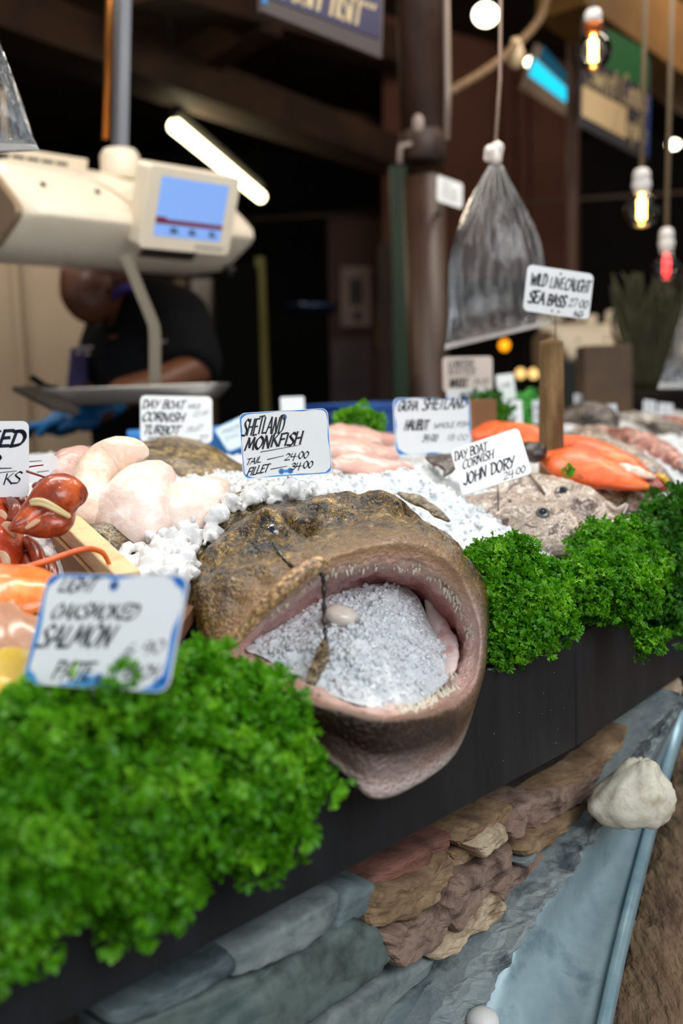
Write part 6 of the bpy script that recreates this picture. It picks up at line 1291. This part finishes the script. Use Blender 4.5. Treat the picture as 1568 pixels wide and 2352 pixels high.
banner('banner', 'blue hanging banner reading fresh fish in cream letters', (600, -190, 2.25), (880, -120, 2.55), (872, 135, 2.55), (596, 26, 2.25), mat('banner_grey', '#40383a', rough=.6),
       lines=[('blue_field', [(.03, 0, .97, .84)], mat('banner_blue', '#10184a', '#1c1c44', scale=3, rough=.5)), ('blue_edge', [(.0, 0, .035, .92)], mat('banner_cyan', '#1b6fa8', rough=.5)),
              ('text', [('fresh fish...', .07, .78, .84, .46, .10, .085), ('the', .40, .24, .45, .3, .12, .07)], mat('cream_letters', '#c9b48c', rough=.5))])
banner('painted_sign', 'long painted market sign with cream lettering hanging at the top right', (1340, 40, 3.35), (1492, 120, 3.9), (1484, 372, 3.9), (1332, 292, 3.35), mat('sign_dark', '#2b2a33', '#3b3233', scale=3, rough=.5),
       lines=[('green_field', [(.30, .0, .95, .36)], mat('sign_green', '#0c5a2a', rough=.5)), ('purple_field', [(.60, .40, .95, .56)], mat('sign_purple', '#3a2350', rough=.5)), ('cream_field', [(.0, .62, .62, .90)], mat('sign_cream', '#d8bd92', '#c9a878', scale=2, rough=.5)), ('blue_strip', [(.95, .4, 1.0, .95)], mat('sign_blue', '#26407c', rough=.5)),
              ('text', [('Sweet Combs', .04, .58, .9, .26, .1, .10), ('& Dumplings', .42, .86, .52, .2, .1, .10)], mat('sign_letters', '#cbb58a', rough=.5))])
for n_ in list(bpy.data.objects):
    pass
banner('light_box', 'turquoise glowing strip sign with a pale lower panel', (1232, 100, 4.4), (1312, 190, 4.9), (1322, 282, 4.9), (1196, 205, 4.4), mat('lightbox_pale', '#9a8a7c', rough=.5),
       lines=[('glowing_strip', [(.02, .30, .92, .66)], mat('turq_glow', '#18b8d8', emit='#14b4d6', estr=1.3)), ('dim_strip', [(.10, -.05, .9, .24)], mat('turq_dim', '#0a4a66', emit='#0a5878', estr=.35)), ('end_cap', [(.86, .5, 1.0, .9)], mat('cap_glow', '#fff0d0', emit='#ffe8b8', estr=.9))])
# ---------------------------------------------------------------- dim back of the stall
def flat(name, label, cat, pts, m, depth=.03, kids=(), group=None, floor=False):
    root = thing(name, label, cat, at(*pts[3]), group=group); b_ = MB(); q = [at(*p) for p in pts]
    if floor: q[2].z = q[3].z = 0
    b_.prism(q, Vector((0, 0, 0)), Vector((0, depth, 0))); obj('panel', b_, m, root, smooth_=False, world=True)
    for nm, pp, mm in kids:
        b_ = MB(); b_.prism([at(*p) for p in pp], Vector((0, -.004, 0)), Vector((0, .004, 0))); obj(nm, b_, mm, root, smooth_=False, world=True)
    return root
R4 = lambda x0, y0, x1, y1, Y: [(x0, y0, Y), (x1, y0, Y), (x1, y1, Y), (x0, y1, Y)]
flat('picture_frame', 'tall pale framed picture on the dark brown back door', 'picture', R4(783, 612, 852, 750, 6.27), mat('frame_pale', '#7c6660', rough=.7), kids=[('photo', R4(803, 640, 832, 700, 6.268), mat('photo_dark', '#1a1210', rough=.6)), ('photo', R4(812, 715, 830, 735, 6.268), mat('photo_dark', '#1a1210'))])
flat('back_door', 'dark reddish brown door at the back of the stall', 'door', R4(752, 500, 905, 960, 6.3), mat('door_red', '#3a1a12', rough=.7), kids=[('lower_panel', R4(760, 780, 850, 935, 6.28), mat('door_grey', '#5a4a48', '#3c302e', scale=3, rough=.7)), ('handle', R4(866, 700, 902, 800, 6.25), mat('door_ochre', '#6e4a22', rough=.7))], floor=True)
flat('poster', 'dull yellow poster with a dark round mark on the back wall', 'poster', [(575, 738, 8.5), (725, 768, 8.5), (720, 895, 8.5), (575, 900, 8.5)], mat('poster_olive', '#6b6030', '#575038', scale=2.5, rough=.7), kids=[('yellow_edge', R4(590, 745, 606, 840, 8.49), mat('poster_yellow', '#8a7a1e', rough=.7)), ('round_mark', [(628, 830, 8.49), (645, 818, 8.49), (655, 850, 8.49), (632, 866, 8.49)], mat('poster_black', '#15140f', rough=.7))])
flat('price_list', 'pale sheet of paper pinned up behind the stallholder', 'paper', R4(436, 640, 484, 768, 4.47), mat('paper_grey', '#a89c94', '#91857c', scale=6, rough=.7), .01, kids=[('frame_edge', R4(430, 632, 438, 775, 4.46), M_black)])
flat('back_panel', 'ochre strip of panel behind the dark shelf upright', 'panel', R4(400, 640, 486, 930, 4.5), mat('panel_tan', '#6e5a40', rough=.7), .04, floor=True)
flat('shelf_upright', 'wide black shelf upright behind the stallholder', 'shelf', R4(488, 600, 580, 960, 4.0), M_black, .3, floor=True)
flat('yellow_post', 'thin olive yellow post right of the scale', 'post', R4(586, 590, 606, 740, 4.6), mat('post_olive', '#6a6224', rough=.6), .04, floor=True)
flat('green_post', 'dark green painted post beside the brown column', 'post', R4(897, 380, 932, 960, 3.4), mat('green_paint', '#0a2208', '#0e2c0a', scale=4, rough=.5), .06, floor=True)
flat('door_frame', 'dark brown upright left of the column', 'post', R4(868, 560, 896, 940, 5.6), mat('brown_upright', '#2e1c10', rough=.7), .06, floor=True)
# blue shine on a far bowl
b_ = MB(); b_.lathe([(.0005, -.05), (.10, -.045), (.16, 0), (.17, .03), (.165, .03), (.15, 0), (.09, -.035), (.0005, -.04)], at(715, 712, 5.8), 28); o = obj('steel_bowl', b_, mat('bowl_blue', '#39455c', rough=.25, metal=.8)); tag(o, 'dim bluish metal bowl in the dark behind the sign', 'bowl')
flat('dark_shelf', 'dark shelf carrying the bluish bowl', 'shelf', R4(600, 725, 750, 738, 5.6), M_black, .4, floor=True)
# dark market end beyond the far counter
def reeds(label, x0, x1, yb, yt, Y, n, seed):
    rg = random.Random(seed); root = thing('potted_grass', label, 'plant', at((x0 + x1) / 2, yb, Y)); b_ = MB()
    for i in range(n):
        x = rg.uniform(x0, x1); h = rg.uniform(.6, 1); b = at((x0 + x1) / 2 + (x - (x0 + x1) / 2) * .4, yb, Y); t = at(x + rg.uniform(-30, 30), yb + (yt - yb) * h, Y + rg.uniform(-.1, .1)); m_ = b.lerp(t, .6) + Vector((rg.uniform(-.04, .04), 0, .02)); b_.tube(spline([b, m_, t], 4), [.010] * 5 + [.007] * 2 + [.004] * 2, 5, flat=.3)
    obj('foliage', b_, mat('reed_green', '#26240f', '#38361a', scale=8, rough=.7), root, world=True)
    b_ = MB(); c = at((x0 + x1) / 2, yb, Y); b_.lathe([(.10, -.16), (.13, .0), (.14, .005), (.12, .0), (.10, -.02)], c, 20); obj('pot', b_, mat('pot_dark', '#2b211a', rough=.7), root, world=True)
reeds('tall dry grass plant in a dark pot behind the distant scale', 1425, 1545, 900, 610, 3.3, 70, 3)
b_ = MB(); tg_ = at(1395, 930, 2.7); b_.box(tg_ + Vector((0, .04, -.02)), (.13, .10, .36)); o = obj('wooden_block', b_, mat('block_dark', '#3d3026', '#57432f', scale=6, rough=.8), smooth_=False, bevel=.006); o.name = 'wooden_pillar'; tag(o, 'squat dark wooden pillar under the distant scale', 'pillar')
flat('stall_backboard', 'dark green board at the back of the far counter', 'panel', R4(1290, 830, 1372, 940, 3.6), mat('green_black', '#17201c', rough=.7), .04, floor=True)
flat('grey_box', 'dim grey box on the far stall by the dry grass', 'box', R4(1450, 858, 1505, 885, 3.6), mat('box_dim', '#5a4c42', rough=.7), .15, floor=True)
